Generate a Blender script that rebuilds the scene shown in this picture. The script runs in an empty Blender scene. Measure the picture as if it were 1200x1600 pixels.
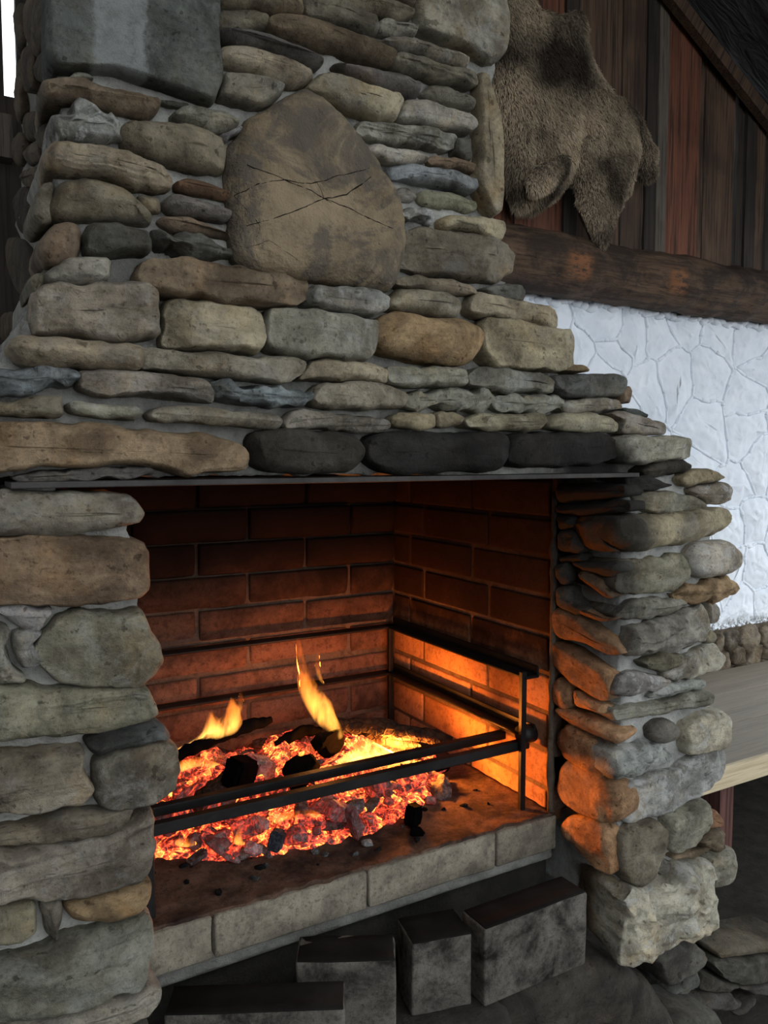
import bpy, bmesh, math, random
from mathutils import Vector, Matrix, Euler, noise

# ------------------------------------------------------------------ camera, sky, light
random.seed(7)
scene = bpy.context.scene
COL = scene.collection
F = 1250.0                                   # focal length in pixels of the 1200x1600 frame
PITCH, YAW = math.radians(-4.03), math.radians(-30.0)
cam_d = bpy.data.cameras.new('camera')
cam_d.sensor_fit = 'AUTO'; cam_d.sensor_width = 36.0; cam_d.lens = F / 1600 * 36.0
cam_d.clip_start = 0.02
cam = bpy.data.objects.new('camera', cam_d); COL.objects.link(cam)
cam.location = (0, 0, 0)
cam.rotation_euler = Euler((math.pi / 2 + PITCH, 0, YAW))
scene.camera = cam
CR = cam.rotation_euler.to_matrix()

scene.view_settings.view_transform = 'Standard'
scene.view_settings.look = 'None'
scene.view_settings.gamma = 1.0
scene.view_settings.use_curve_mapping = False
scene.view_settings.exposure = 0.0

world = bpy.data.worlds.new('overcast_sky'); scene.world = world
world.use_nodes = True
bg = world.node_tree.nodes['Background']
bg.inputs[0].default_value = (0.90, 0.955, 1.0, 1)
bg.inputs[1].default_value = 2.65

FLOOR_Z = -1.35
YF = 1.0                                     # front plane of the masonry

# ------------------------------------------------------------------ helpers
WM = {}


def ray(u, v):
    return CR @ Vector(((u - 600) / F, (800 - v) / F, -1.0))


def hit(u, v, P0, n):
    d = ray(u, v)
    return d * (P0.dot(n) / d.dot(n))


def onY(u, v, Y):
    d = ray(u, v); return d * (Y / d.y)


def onX(u, v, X):
    d = ray(u, v); return d * (X / d.x)


def onZ(u, v, Z):
    d = ray(u, v); return d * (Z / d.z)


def tag(o, label=None, cat=None, group=None, kind=None):
    if label: o['label'] = label
    if cat: o['category'] = cat
    if group: o['group'] = group
    if kind: o['kind'] = kind
    return o


def place(o, mw, parent=None):
    COL.objects.link(o)
    WM[o.name] = mw.copy()
    o.matrix_basis = mw
    if parent is not None:
        o.parent = parent
        o.matrix_parent_inverse = WM[parent.name].inverted()
    return o


def empty(name, loc, parent=None):
    o = bpy.data.objects.new(name, None); o.empty_display_size = 0.1
    return place(o, Matrix.Translation(Vector(loc)), parent)


def mesh_obj(name, me, mat, mw=None, parent=None, smooth=True, col=None):
    if mat is not None and not me.materials: me.materials.append(mat)
    if smooth:
        for p in me.polygons: p.use_smooth = True
    o = bpy.data.objects.new(name, me)
    if col is not None: o.color = col
    return place(o, mw if mw is not None else Matrix.Identity(4), parent)


def from_bm(name, bm, mat, mw=None, parent=None, smooth=False, col=None):
    me = bpy.data.meshes.new(name)
    bmesh.ops.recalc_face_normals(bm, faces=bm.faces)
    bm.to_mesh(me); bm.free()
    return mesh_obj(name, me, mat, mw, parent, smooth, col)


def recenter(bm):
    c = Vector()
    for v in bm.verts: c += v.co
    c /= len(bm.verts)
    for v in bm.verts: v.co -= c
    return Matrix.Translation(c)


def fn(p, s, o=3):
    return noise.fractal(Vector(p) * s, 0.9, 2.0, o)


def frame(P0, e1, e2, n):
    m = Matrix(((e1.x, -n.x, e2.x, 0), (e1.y, -n.y, e2.y, 0), (e1.z, -n.z, e2.z, 0), (0, 0, 0, 1)))
    return m


def planeY(Y):
    return (Vector((0, Y, 0)), Vector((1, 0, 0)), Vector((0, 0, 1)), Vector((0, -1, 0)))


def planeX(X, ang=0.0):
    # face that looks to -X, turned a little towards the front
    n = Vector((-math.cos(ang), -math.sin(ang), 0))
    e1 = Vector((math.sin(ang), -math.cos(ang), 0))
    return (Vector((X, 1.07, 0)), e1, Vector((0, 0, 1)), n)


def chaikin(p, it=2, c=.22):
    for _ in range(it):
        q = []
        for i in range(len(p)):
            a, b = p[i], p[(i + 1) % len(p)]
            q += [a * (1 - c) + b * c, a * c + b * (1 - c)]
        p = q
    return p


def resample(p, n):
    L = [0]
    for i in range(len(p)): L.append(L[-1] + (p[(i + 1) % len(p)] - p[i]).length)
    out = []; j = 0
    for k in range(n):
        t = L[-1] * k / n
        while L[j + 1] < t: j += 1
        f = (t - L[j]) / max(1e-9, L[j + 1] - L[j])
        out.append(p[j].lerp(p[(j + 1) % len(p)], f))
    return out


def pillow(pts2, depth, bulge, r, amp, seed, n=48, rings=9, tilt=0.0, step=0.0, taper=0.9, cor=.22, facets=0):
    """stone: outline pts2 (a,b) around the origin; local x = a, z = b, -y towards the viewer"""
    rnd = random.Random(seed)
    p = resample(chaikin(pts2, 2, cor), n)
    area = sum(p[i].x * p[(i + 1) % n].y - p[(i + 1) % n].x * p[i].y for i in range(n))
    if area < 0: p = p[::-1]
    # principal axis for the medial segment
    sxx = sum(q.x * q.x for q in p); syy = sum(q.y * q.y for q in p); sxy = sum(q.x * q.y for q in p)
    th = 0.5 * math.atan2(2 * sxy, sxx - syy)
    ax = Vector((math.cos(th), math.sin(th))); ay = Vector((-ax.y, ax.x))
    la = max(q.dot(ax) for q in p); lb = min(q.dot(ax) for q in p)
    w = max(q.dot(ay) for q in p) - min(q.dot(ay) for q in p)
    s0, s1 = lb + w * 0.5, la - w * 0.5
    if s0 > s1: s0 = s1 = (la + lb) / 2
    off = Vector((rnd.uniform(-50, 50), rnd.uniform(-50, 50), rnd.uniform(-50, 50)))
    tx, tz = rnd.uniform(-tilt, tilt), rnd.uniform(-tilt, tilt)
    size = max(la - lb, w)
    PL = []
    for _ in range(facets):
        ph = rnd.uniform(0, 2 * math.pi); dv = Vector((math.cos(ph), math.sin(ph)))
        ext = max(q.dot(dv) for q in p)
        PL.append((dv, ext * rnd.uniform(.4, .85), rnd.uniform(.15, .55), bulge * rnd.uniform(.85, 1.1)))
    verts = []; faces = []
    fr = [0.0] + [((k + 1) / (rings)) ** 1.5 * 0.93 for k in range(rings)]

    def q_of(pt):
        t = min(max(pt.dot(ax), s0), s1)
        return ax * t
    # back ring, side ring
    ybk = depth
    for f, y in ((taper, ybk), (0.985, ybk * 0.35)):
        for pt in p:
            c = pt * f
            nn = fn(Vector((c.x, y, c.y)) + off, 25, 2) * amp * 0.8
            verts.append((c.x * (1 + nn / max(size, .02)), y, c.y * (1 + nn / max(size, .02))))
    for f in fr:
        for pt in p:
            q = q_of(pt); d = q - pt; D = d.length
            c = pt + d * f
            x = min(1.0, f * D / max(r, 1e-4))
            h = bulge * math.sqrt(max(0, 1 - (1 - x) ** 2))
            for dv, e_, sl, hb in PL:
                hk = hb - sl * (c.dot(dv) - e_)
                if hk < h: h = max(hk, h * .35)
            base = Vector((c.x, 0, c.y)) + off
            nz = fn(base, 9 / max(0.35, size * 4), 4) * amp + fn(base + Vector((9, 9, 9)), 38, 3) * amp * 0.55
            if step:
                sv = fn(Vector((c.x * 0.22, 0, c.y * 2.2)) + off, 14, 2)
                nz += step * (math.floor(sv * 4) / 4.0)
            h += nz * min(1, 0.25 + x) + (tx * c.x + tz * c.y) * min(1, x * 1.2)
            ew = fn(base, 28, 3) * amp * 0.9 * (1 - f); ez = fn(base + Vector((3, 30, 7)), 28, 3) * amp * 0.9 * (1 - f)
            verts.append((c.x + ew, -h, c.y + ez))
    R = len(fr) + 2
    for k in range(R - 1):
        for i in range(n):
            j = (i + 1) % n
            faces.append((k * n + i, k * n + j, (k + 1) * n + j, (k + 1) * n + i))
    faces.append(tuple(range(n))[::-1])
    # close the middle: a centre vertex fan would pinch, so stitch across the medial line
    last = (R - 1) * n
    faces.append(tuple(last + i for i in range(n)))
    me = bpy.data.meshes.new('stone')
    me.from_pydata(verts, [], faces)
    me.update()
    return me


def traced(poly, plane, depth, bulge, r, mat, parent, col, name='stone', amp=0.004, seed=0, n=48, rings=9,
           tilt=0.03, grow=1.045, step=0.0, push=0.0, taper=0.9, cor=.22, facets=0):
    P0, e1, e2, nrm = plane
    P0 = P0 + nrm * push
    w3 = [hit(u, v, P0, nrm) for u, v in poly]
    c = Vector()
    for q in w3: c += q
    c /= len(w3)
    p2 = [Vector(((q - c).dot(e1), (q - c).dot(e2))) * grow for q in w3]
    me = pillow(p2, depth, bulge, r, amp, seed, n, rings, tilt, step, taper, cor, facets)
    mw = Matrix.Translation(c) @ frame(*plane)
    return mesh_obj(name, me, mat, mw, parent, True, col)


def inside(x, y, poly):
    r = False; j = len(poly) - 1
    for i in range(len(poly)):
        xi, yi = poly[i]; xj, yj = poly[j]
        if (yi > y) != (yj > y) and x < (xj - xi) * (y - yi) / (yj - yi) + xi: r = not r
        j = i
    return r


def mortar_mass(name, poly_px, Y, depth, cell, mat, parent, amp=0.008, zmin=None, deep=None):
    pts = [onY(u, v, Y) for u, v in poly_px]
    pl = [(p.x, max(p.z, zmin) if zmin is not None else p.z) for p in pts]
    x0 = min(p[0] for p in pl); x1 = max(p[0] for p in pl); z0 = min(p[1] for p in pl); z1 = max(p[1] for p in pl)
    nx = int((x1 - x0) / cell) + 1; nz = int((z1 - z0) / cell) + 1
    bm = bmesh.new(); vd = {}

    def V(i, k):
        if (i, k) not in vd:
            x = x0 + i * cell; z = z0 + k * cell
            y = Y + fn((x, 0, z), 16, 4) * amp + fn((x + 5, 3, z), 60, 2) * amp * .35
            if deep: y += deep[2] * max(0, min(1, (deep[1] - z) / (deep[1] - deep[0])))
            jx = fn((x, 7, z), 40, 2) * cell * .6; jz = fn((x, 17, z), 40, 2) * cell * .6
            vd[(i, k)] = bm.verts.new((x + jx, y, z + jz))
        return vd[(i, k)]
    for i in range(nx):
        for k in range(nz):
            if inside(x0 + (i + .5) * cell, z0 + (k + .5) * cell, pl):
                bm.faces.new((V(i, k), V(i + 1, k), V(i + 1, k + 1), V(i, k + 1)))
    ed = [e for e in bm.edges if len(e.link_faces) == 1]
    prev = ed
    for s in range(3):
        r = bmesh.ops.extrude_edge_only(bm, edges=prev)
        vs = [g for g in r['geom'] if isinstance(g, bmesh.types.BMVert)]
        for v in vs:
            v.co.y = Y + depth * (s + 1) / 3
            v.co.x += fn(v.co, 12, 2) * amp
        prev = [g for g in r['geom'] if isinstance(g, bmesh.types.BMEdge)]
    bmesh.ops.holes_fill(bm, edges=prev, sides=0)
    mw = recenter(bm)
    return from_bm(name, bm, mat, mw, parent, True)


def box_bm(sx, sy, sz, bev=0.0, seg=2, cuts=0, amp=0.0, seed=0, nf=20):
    bm = bmesh.new()
    bmesh.ops.create_cube(bm, size=1)
    for v in bm.verts: v.co = Vector((v.co.x * sx, v.co.y * sy, v.co.z * sz))
    if bev: bmesh.ops.bevel(bm, geom=bm.edges[:], offset=bev, segments=seg, affect='EDGES', profile=0.5)
    if cuts:
        bmesh.ops.triangulate(bm, faces=[f for f in bm.faces if len(f.verts) > 4])
        bmesh.ops.subdivide_edges(bm, edges=[e for e in bm.edges if e.calc_length() > min(sx, sy, sz) * .3], cuts=cuts, use_grid_fill=True)
    if amp:
        o = Vector((seed * 3.1, seed * 1.7, seed))
        for v in bm.verts:
            d = noise.noise_vector((v.co + o) * nf) * amp + noise.noise_vector((v.co + o) * nf * 3) * amp * .4
            v.co += d
    return bm


def box(name, c, s, mat, parent=None, rz=0.0, bev=0.0, seg=2, cuts=0, amp=0.0, seed=0, smooth=False, col=None, rx=0, ry=0, nf=20):
    bm = box_bm(s[0], s[1], s[2], bev, seg, cuts, amp, seed, nf)
    mw = Matrix.Translation(Vector(c)) @ Euler((rx, ry, rz)).to_matrix().to_4x4()
    return from_bm(name, bm, mat, mw, parent, smooth, col)


def box_between(a, b): return [(a[i] + b[i]) / 2 for i in range(3)], [abs(b[i] - a[i]) for i in range(3)]


def bx(name, a, b, mat, parent=None, **k):
    c, s = box_between(a, b); return box(name, c, s, mat, parent, **k)


def tube(pts, rad, seg=10, amp=0.0, seed=0, nf=20):
    """closed tube mesh through points; rad scalar or list"""
    bm = bmesh.new(); rings = []
    o = Vector((seed, seed * 2.3, seed * .7))
    for i, p in enumerate(pts):
        p = Vector(p)
        t = (Vector(pts[min(i + 1, len(pts) - 1)]) - Vector(pts[max(i - 1, 0)])).normalized()
        up = Vector((0, 0, 1)) if abs(t.z) < .9 else Vector((1, 0, 0))
        a = t.cross(up).normalized(); b = t.cross(a)
        r = rad[i] if isinstance(rad, (list, tuple)) else rad
        ring = []
        for k in range(seg):
            th = 2 * math.pi * k / seg
            q = p + (a * math.cos(th) + b * math.sin(th)) * r
            if amp: q += (q - p).normalized() * fn(q + o, nf, 3) * amp
            ring.append(bm.verts.new(q))
        rings.append(ring)
    for i in range(len(rings) - 1):
        for k in range(seg):
            j = (k + 1) % seg
            bm.faces.new((rings[i][k], rings[i][j], rings[i + 1][j], rings[i + 1][k]))
    bm.faces.new(rings[0][::-1]); bm.faces.new(rings[-1])
    return bm


# ------------------------------------------------------------------ materials
class N:
    def __init__(s, name):
        s.m = bpy.data.materials.new(name); s.m.use_nodes = True
        s.t = s.m.node_tree; s.t.nodes.clear()
        s.out = s.t.nodes.new('ShaderNodeOutputMaterial')

    def n(s, typ, **k):
        x = s.t.nodes.new('ShaderNode' + typ)
        for a, b in k.items(): setattr(x, a, b)
        return x

    def set(s, sock, val):
        if isinstance(val, bpy.types.NodeSocket): s.t.links.new(val, sock)
        else: sock.default_value = val

    def math(s, op, a, b=0.0, clamp=False):
        x = s.n('Math', operation=op, use_clamp=clamp); s.set(x.inputs[0], a); s.set(x.inputs[1], b); return x.outputs[0]

    def mix(s, f, a, b, mode='MIX'):
        x = s.n('Mix', data_type='RGBA', blend_type=mode)
        s.set(x.inputs[0], f); s.set(x.inputs[6], a if isinstance(a, bpy.types.NodeSocket) else (*a, 1)[:4])
        s.set(x.inputs[7], b if isinstance(b, bpy.types.NodeSocket) else (*b, 1)[:4]); return x.outputs[2]

    def noise(s, vec, scale, detail=4, rough=.6, dist=0.0):
        x = s.n('TexNoise'); s.set(x.inputs['Vector'], vec); x.inputs['Scale'].default_value = scale
        x.inputs['Detail'].default_value = detail; x.inputs['Roughness'].default_value = rough
        x.inputs['Distortion'].default_value = dist; return x.outputs[0]

    def ramp(s, f, stops):
        x = s.n('ValToRGB'); s.set(x.inputs[0], f); e = x.color_ramp.elements
        while len(e) < len(stops): e.new(.5)
        for i, (p, c) in enumerate(stops):
            e[i].position = p; e[i].color = (*c, 1)[:4] if isinstance(c, (tuple, list)) else (c, c, c, 1)
        return x.outputs[0]

    def mapr(s, f, a, b, c=0.0, d=1.0):
        x = s.n('MapRange', interpolation_type='SMOOTHSTEP'); s.set(x.inputs[0], f)
        for i, v in enumerate((a, b, c, d)): x.inputs[i + 1].default_value = v
        return x.outputs[0]

    def vmap(s, vec, scale=(1, 1, 1)):
        x = s.n('VectorMath', operation='MULTIPLY'); s.set(x.inputs[0], vec); x.inputs[1].default_value = scale; return x.outputs[0]

    def vadd(s, a, b):
        x = s.n('VectorMath', operation='ADD'); s.set(x.inputs[0], a); s.set(x.inputs[1], b); return x.outputs[0]

    def bsdf(s, col, rough=.85, height=None, bump=.5, dist=.01, spec=.3, emit=None, estr=0.0, metal=0.0):
        b = s.n('BsdfPrincipled'); s.set(b.inputs['Base Color'], col if isinstance(col, bpy.types.NodeSocket) else (*col, 1)[:4])
        s.set(b.inputs['Roughness'], rough); b.inputs['Specular IOR Level'].default_value = spec
        b.inputs['Metallic'].default_value = metal
        if height is not None:
            q = s.n('Bump'); q.inputs['Strength'].default_value = bump; q.inputs['Distance'].default_value = dist
            s.set(q.inputs['Height'], height); s.set(b.inputs['Normal'], q.outputs[0])
        if emit is not None:
            s.set(b.inputs['Emission Color'], emit); s.set(b.inputs['Emission Strength'], estr)
        s.t.links.new(b.outputs[0], s.out.inputs[0]); return s.m


def rnd_coords(s):
    tc = s.n('TexCoord'); oi = s.n('ObjectInfo')
    r = s.math('MULTIPLY', oi.outputs['Random'], 93.0)
    cx = s.n('CombineXYZ')
    for i in range(3): s.set(cx.inputs[i], r)
    return s.vadd(tc.outputs['Object'], cx.outputs[0]), oi, tc


def soot_mask(s):
    """smoke stain on the masonry round the upper right of the fire opening"""
    g = s.n('NewGeometry'); sp = s.n('SeparateXYZ'); s.set(sp.inputs[0], g.outputs['Position'])
    wob = s.math('MULTIPLY', s.math('SUBTRACT', s.noise(g.outputs['Position'], 11, 4), .5), .14)
    x = s.math('ADD', sp.outputs[0], wob); z = s.math('ADD', sp.outputs[2], wob)
    f = s.mapr(x, 1.045, 1.13, 1, 0)
    f = s.math('MULTIPLY', f, s.mapr(x, .86, .96, 0, 1))
    f = s.math('MULTIPLY', f, s.mapr(z, -.55, -.12, 0, 1))
    f = s.math('MULTIPLY', f, s.mapr(z, -.01, .05, 1, 0))
    return f


def mat_stone(name='stone_rock', streak=False):
    s = N(name); co, oi, tc = rnd_coords(s)
    base = oi.outputs['Color']
    big = s.noise(co, 10, 6, .66, .5)
    strata = s.noise(s.vmap(co, (7, 7, 60)), 1.0, 6, .68, .4)
    fine = s.noise(co, 150, 6, .8)
    med = s.noise(co, 42, 7, .75, .4)
    c = s.mix(s.mapr(big, .34, .66), s.mix(1.0, base, (.50, .47, .44), 'MULTIPLY'), s.mix(1.0, base, (1.42, 1.4, 1.36), 'MULTIPLY'))
    c = s.mix(s.mapr(strata, .42, .62, 0, .35), c, s.mix(1.0, c, (.6, .56, .52), 'MULTIPLY'))
    c = s.mix(s.mapr(med, .4, .62, 0, .6), c, s.mix(1.0, c, (1.5, 1.47, 1.4), 'MULTIPLY'))
    c = s.mix(s.mapr(fine, .5, .66, 0, .7), c, s.mix(1.0, c, (.42, .41, .4), 'MULTIPLY'))
    pit = s.mapr(s.noise(s.vadd(co, (2, 9, 5)), 75, 3, .5), .64, .7, 0, .75)
    c = s.mix(pit, c, s.mix(1.0, c, (.35, .33, .3), 'MULTIPLY'))
    # ochre iron stains and pale lime smears
    ir = s.mapr(s.noise(s.vadd(co, (7, 3, 1)), 9, 5, .65, .6), .52, .68, 0, .45)
    c = s.mix(ir, c, s.mix(1.0, c, (1.22, .97, .68), 'MULTIPLY'))
    lime = s.math('MULTIPLY', s.mapr(s.noise(s.vadd(co, (1, 8, 4)), 17, 8, .78, .6), .5, .62), oi.outputs['Alpha'])
    c = s.mix(lime, c, (.48, .48, .46))
    if streak:
        sp = s.n('SeparateXYZ'); s.set(sp.inputs[0], tc.outputs['Object'])
        wx = s.math('ADD', sp.outputs[0], s.math('MULTIPLY', s.math('SUBTRACT', s.noise(tc.outputs['Object'], 25, 6, .7), .5), .03))
        st = s.math('MULTIPLY', s.mapr(wx, -.056, -.046, 0, 1), s.mapr(wx, .006, .012, 1, 0))
        st = s.math('MULTIPLY', st, s.mapr(s.noise(tc.outputs['Object'], 40, 8, .8), .3, .55, .25, .8))
        c = s.mix(st, c, (.25, .26, .25))
    c = s.mix(s.math('MULTIPLY', soot_mask(s), .93), c, (.012, .011, .010))
    h = s.math('ADD', s.math('ADD', s.math('MULTIPLY', med, .6), s.math('MULTIPLY', strata, .22)), s.math('ADD', s.math('MULTIPLY', fine, .30), s.math('MULTIPLY', big, .6)))
    h = s.math('SUBTRACT', h, s.math('MULTIPLY', pit, .12))
    return s.bsdf(c, .85, h, .8, .014, .2)


def mat_mortar(name, col, soot=True):
    s = N(name); tc = s.n('TexCoord'); g = s.n('NewGeometry'); co = g.outputs['Position']
    a = s.noise(co, 14, 6, .65); b = s.noise(co, 90, 5, .7); d = s.noise(co, 330, 3, .7)
    c = s.mix(s.mapr(a, .3, .7), tuple(x * .6 for x in col), tuple(min(1, x * 1.25) for x in col))
    c = s.mix(s.mapr(b, .5, .75, 0, .5), c, tuple(x * .45 for x in col))
    if soot: c = s.mix(s.math('MULTIPLY', soot_mask(s), .95), c, (.012, .011, .010))
    h = s.math('ADD', s.math('MULTIPLY', a, .6), s.math('ADD', s.math('MULTIPLY', b, .3), s.math('MULTIPLY', d, .1)))
    return s.bsdf(c, .95, h, .9, .014, .15)


def mat_brick(name, c1, c2, dark, stain=.5, sc=1.0, smoke=None):
    s = N(name); co, oi, tc = rnd_coords(s)
    a = s.noise(co, 12 * sc, 6, .65, .3); b = s.noise(co, 70 * sc, 6, .75); d = s.noise(co, 260 * sc, 4, .75)
    c = s.mix(s.mapr(a, .3, .7), c1, c2)
    c = s.mix(s.mapr(b, .48, .66, 0, .7), c, tuple(x * .45 for x in c1))
    c = s.mix(s.mapr(d, .52, .68, 0, .5), c, tuple(x * .4 for x in c1))
    st = s.mapr(s.noise(s.vadd(co, (3, 1, 9)), 7 * sc, 6, .7, .3), .38, .68, 0, stain)
    c = s.mix(st, c, dark)
    if smoke:   # deposit of soot on the lining, with shade above the rails painted in, ragged lower border
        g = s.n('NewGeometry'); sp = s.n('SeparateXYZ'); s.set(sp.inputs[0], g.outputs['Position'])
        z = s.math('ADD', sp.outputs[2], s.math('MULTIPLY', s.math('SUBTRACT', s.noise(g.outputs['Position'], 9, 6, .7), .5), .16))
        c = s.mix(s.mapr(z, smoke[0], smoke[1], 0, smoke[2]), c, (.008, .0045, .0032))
    h = s.math('ADD', s.math('MULTIPLY', a, .5), s.math('ADD', s.math('MULTIPLY', b, .4), s.math('MULTIPLY', d, .2)))
    return s.bsdf(c, .92, h, .75, .006, .06)


def mat_wood(name, c1, c2, dark, axis=2, rough=.75, stain=.5):
    s = N(name); co, oi, tc = rnd_coords(s)
    sc = [38, 38, 38]; sc[axis] = 2.2
    g = s.noise(s.vmap(co, tuple(sc)), 1, 5, .65, .6)
    g2 = s.noise(s.vmap(co, tuple(x * 3 if x > 3 else x * 1.5 for x in sc)), 1, 4, .7)
    b = s.noise(co, 3.5, 4, .6)
    c = s.mix(s.mapr(g, .3, .7), c1, c2)
    c = s.mix(s.mapr(g2, .47, .64, 0, .8), c, dark)
    c = s.mix(s.mapr(b, .45, .7, 0, stain), c, dark)
    c = s.mix(s.math('MULTIPLY', s.math('SUBTRACT', oi.outputs['Random'], .0), .35), c, s.mix(1., c, (.6, .55, .5), 'MULTIPLY'))
    h = s.math('ADD', s.math('MULTIPLY', g, .7), s.math('MULTIPLY', g2, .4))
    return s.bsdf(c, rough, h, .6, .006, .3)


def mat_plain(name, col, rough=.6, metal=0.0, bump=.3, nscale=40, var=.4, spec=.3):
    s = N(name); co, oi, tc = rnd_coords(s)
    a = s.noise(co, nscale, 5, .65); b = s.noise(co, nscale / 6, 4, .6)
    c = s.mix(s.mapr(b, .3, .7), tuple(x * (1 - var) for x in col), tuple(min(1, x * (1 + var)) for x in col))
    c = s.mix(s.mapr(a, .5, .7, 0, .4), c, tuple(x * .5 for x in col))
    return s.bsdf(c, rough, a, bump, .004, spec, metal=metal)


def mat_coal(name, glow=1.0):
    """object colour = ash tone; object alpha = heat of that coal"""
    s = N(name); _, oi, tc = rnd_coords(s); gp = s.n('NewGeometry')   # coals are scaled copies: grain in metres
    r3 = s.n('CombineXYZ'); s.set(r3.inputs[0], s.math('MULTIPLY', oi.outputs['Random'], 40.0)); co = s.vadd(gp.outputs['Position'], r3.outputs[0])
    n1 = s.noise(co, 48, 6, .68, .8); n2 = s.noise(s.vadd(co, (4, 4, 2)), 80, 4, .7)
    vo = s.n('TexVoronoi', feature='DISTANCE_TO_EDGE'); s.set(vo.inputs['Vector'], co); vo.inputs['Scale'].default_value = 75
    crack = s.mapr(vo.outputs['Distance'], .0, .12, 1, 0)
    base = s.mix(s.mapr(n2, .4, .65), s.mix(1., oi.outputs['Color'], (.35, .33, .33), 'MULTIPLY'), oi.outputs['Color'])
    heat = s.math('ADD', s.math('MULTIPLY', s.mapr(n1, .32, .7), .95), s.math('MULTIPLY', crack, .3))
    heat = s.math('MULTIPLY', heat, oi.outputs['Alpha'])
    em = s.ramp(heat, [(0.0, (0, 0, 0)), (.18, (.25, .012, .006)), (.42, (.95, .07, .028)), (.66, (1.0, .27, .04)), (.88, (1.0, .62, .10))])
    st = s.mapr(heat, .05, 1.0, .4, 3.6 * glow)
    h = s.math('ADD', n1, s.math('MULTIPLY', n2, .5))
    return s.bsdf(base, .9, h, 1.0, .012, .05, emit=em, estr=st)


def mat_flame(name, strength, c0=(1.0, .62, .16), c1=(1.0, .26, .03)):
    s = N(name); tc = s.n('TexCoord'); sp = s.n('SeparateXYZ'); s.set(sp.inputs[0], tc.outputs['Generated'])
    z = sp.outputs[2]
    col = s.mix(s.mapr(z, .1, .8), c0, c1)
    nz = s.noise(s.vmap(tc.outputs['Object'], (45, 45, 14)), 1, 3, .6, .5)
    st = s.math('MULTIPLY', s.mapr(nz, .36, .60, .06, 1.0), s.mapr(z, .0, 1.0, strength, strength * .3))
    e = s.n('Emission'); s.set(e.inputs[0], col); s.set(e.inputs[1], st)
    s.t.links.new(e.outputs[0], s.out.inputs['Volume'])
    return s.m


M_STONE = mat_stone()
M_SLAB = mat_stone('slate_with_lime_streak', True)
M_MORTAR = mat_mortar('lime_mortar', (.27, .265, .24))
M_MORTAR_PALE = mat_mortar('pale_mortar', (.31, .31, .29))
M_MORTAR_DARK = mat_mortar('earthy_mortar', (.12, .095, .07))
M_UNDER = mat_mortar('dark_underside', (.035, .032, .028), False)  # near-black mortar for the mass below the hearth
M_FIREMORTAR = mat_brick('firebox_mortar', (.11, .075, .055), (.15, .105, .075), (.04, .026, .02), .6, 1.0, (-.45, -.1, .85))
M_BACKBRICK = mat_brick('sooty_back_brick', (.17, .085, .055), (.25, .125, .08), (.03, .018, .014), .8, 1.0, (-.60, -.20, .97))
M_SIDEBRICK = mat_brick('soot_shade_side_brick', (.36, .18, .10), (.46, .24, .13), (.10, .045, .03), .55, 1.0, (-.47, -.36, .95))  # shade above the side rail is put into the sooty colour
M_HEARTHBRICK = mat_brick('hearth_edge_brick', (.21, .185, .145), (.30, .265, .205), (.06, .05, .042), .65, 1.9)
M_LOOSEBRICK = mat_brick('sooted_loose_brick', (.10, .092, .08), (.15, .137, .118), (.010, .009, .008), .95, 1.8)
M_HEARTH = mat_brick('ashy_hearth_floor', (.085, .05, .036), (.13, .08, .055), (.018, .013, .012), .95, 1.6)
M_IRON = mat_plain('sooty_iron', (.016, .015, .015), .55, .6, .3, 60)
M_STEEL = mat_plain('rusty_steel', (.04, .036, .034), .6, .5, .3, 60)
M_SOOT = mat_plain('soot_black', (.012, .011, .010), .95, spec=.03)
M_COAL = mat_coal('glowing_coal')
M_CHAR = mat_plain('charred_wood', (.0024, .0022, .0022), .95, 0, .8, 60, .5, .015)

# ------------------------------------------------------------------ setting: floor, roof, walls
M_GROUND = mat_mortar('packed_earth', (.034, .030, .025), False)
floor = bx('floor', (-9, -9, FLOOR_Z - .1), (11, 11, FLOOR_Z), M_GROUND)
tag(floor, 'dark packed earth floor under the shelter', kind='structure')

s = N('white_limewash'); g = s.n('NewGeometry'); co = g.outputs['Position']
a = s.noise(co, 9, 5, .6); b = s.noise(co, 60, 5, .7); d = s.noise(co, 28, 4, .8)
c = s.mix(s.mapr(a, .3, .7), (.74, .79, .86), (.85, .89, .95))
c = s.mix(s.mapr(d, .68, .76, 0, .6), c, (.25, .24, .22))
sp = s.n('SeparateXYZ'); s.set(sp.inputs[0], co)
low = s.math('MULTIPLY', s.mapr(s.math('ADD', sp.outputs[2], s.math('MULTIPLY', s.math('SUBTRACT', a, .5), .12)), -.735, -.66, 1, 0), s.mapr(b, .4, .6))
c = s.mix(low, c, (.12, .11, .09))
M_WHITE = s.bsdf(c, .8, s.math('ADD', s.math('MULTIPLY', a, .5), s.math('MULTIPLY', b, .25)), .5, .012, .25)

YW = 2.2
WZ0 = -.738
wall = bx('wall_back', (.55, YW, WZ0), (4.6, YW + .22, .60), M_WHITE)
tag(wall, 'whitewashed rubble wall behind the fireplace', kind='structure')
SEEDS = [(450, 185), (600, 255), (720, 235), (820, 165), (955, 230), (1155, 215), (345, 330), (500, 310),
         (650, 500), (800, 450), (930, 400), (1125, 530), (905, 665), (1130, 660), (1060, 930),
         (1160, 800), (870, 770), (1190, 400), (430, 430), (1260, 560), (1270, 250), (1280, 850), (1030, 1100),
         (1150, 1090), (1250, 1150), (1050, 1300), (1150, 1280), (1090, 1450), (1190, 1440), (1280, 1380), (1350, 450), (1360, 700),
         (240, 250), (990, 1250), (1340, 1100), (700, 800), (800, 950), (560, 650), (1290, 80), (860, 1150), (900, 1350)]
sw = [onY(780 + x / 2.857, 440 + y / 2.857, YW) for x, y in SEEDS]
sw = [(p.x, p.z) for p in sw]
rw = random.Random(8)
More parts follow.
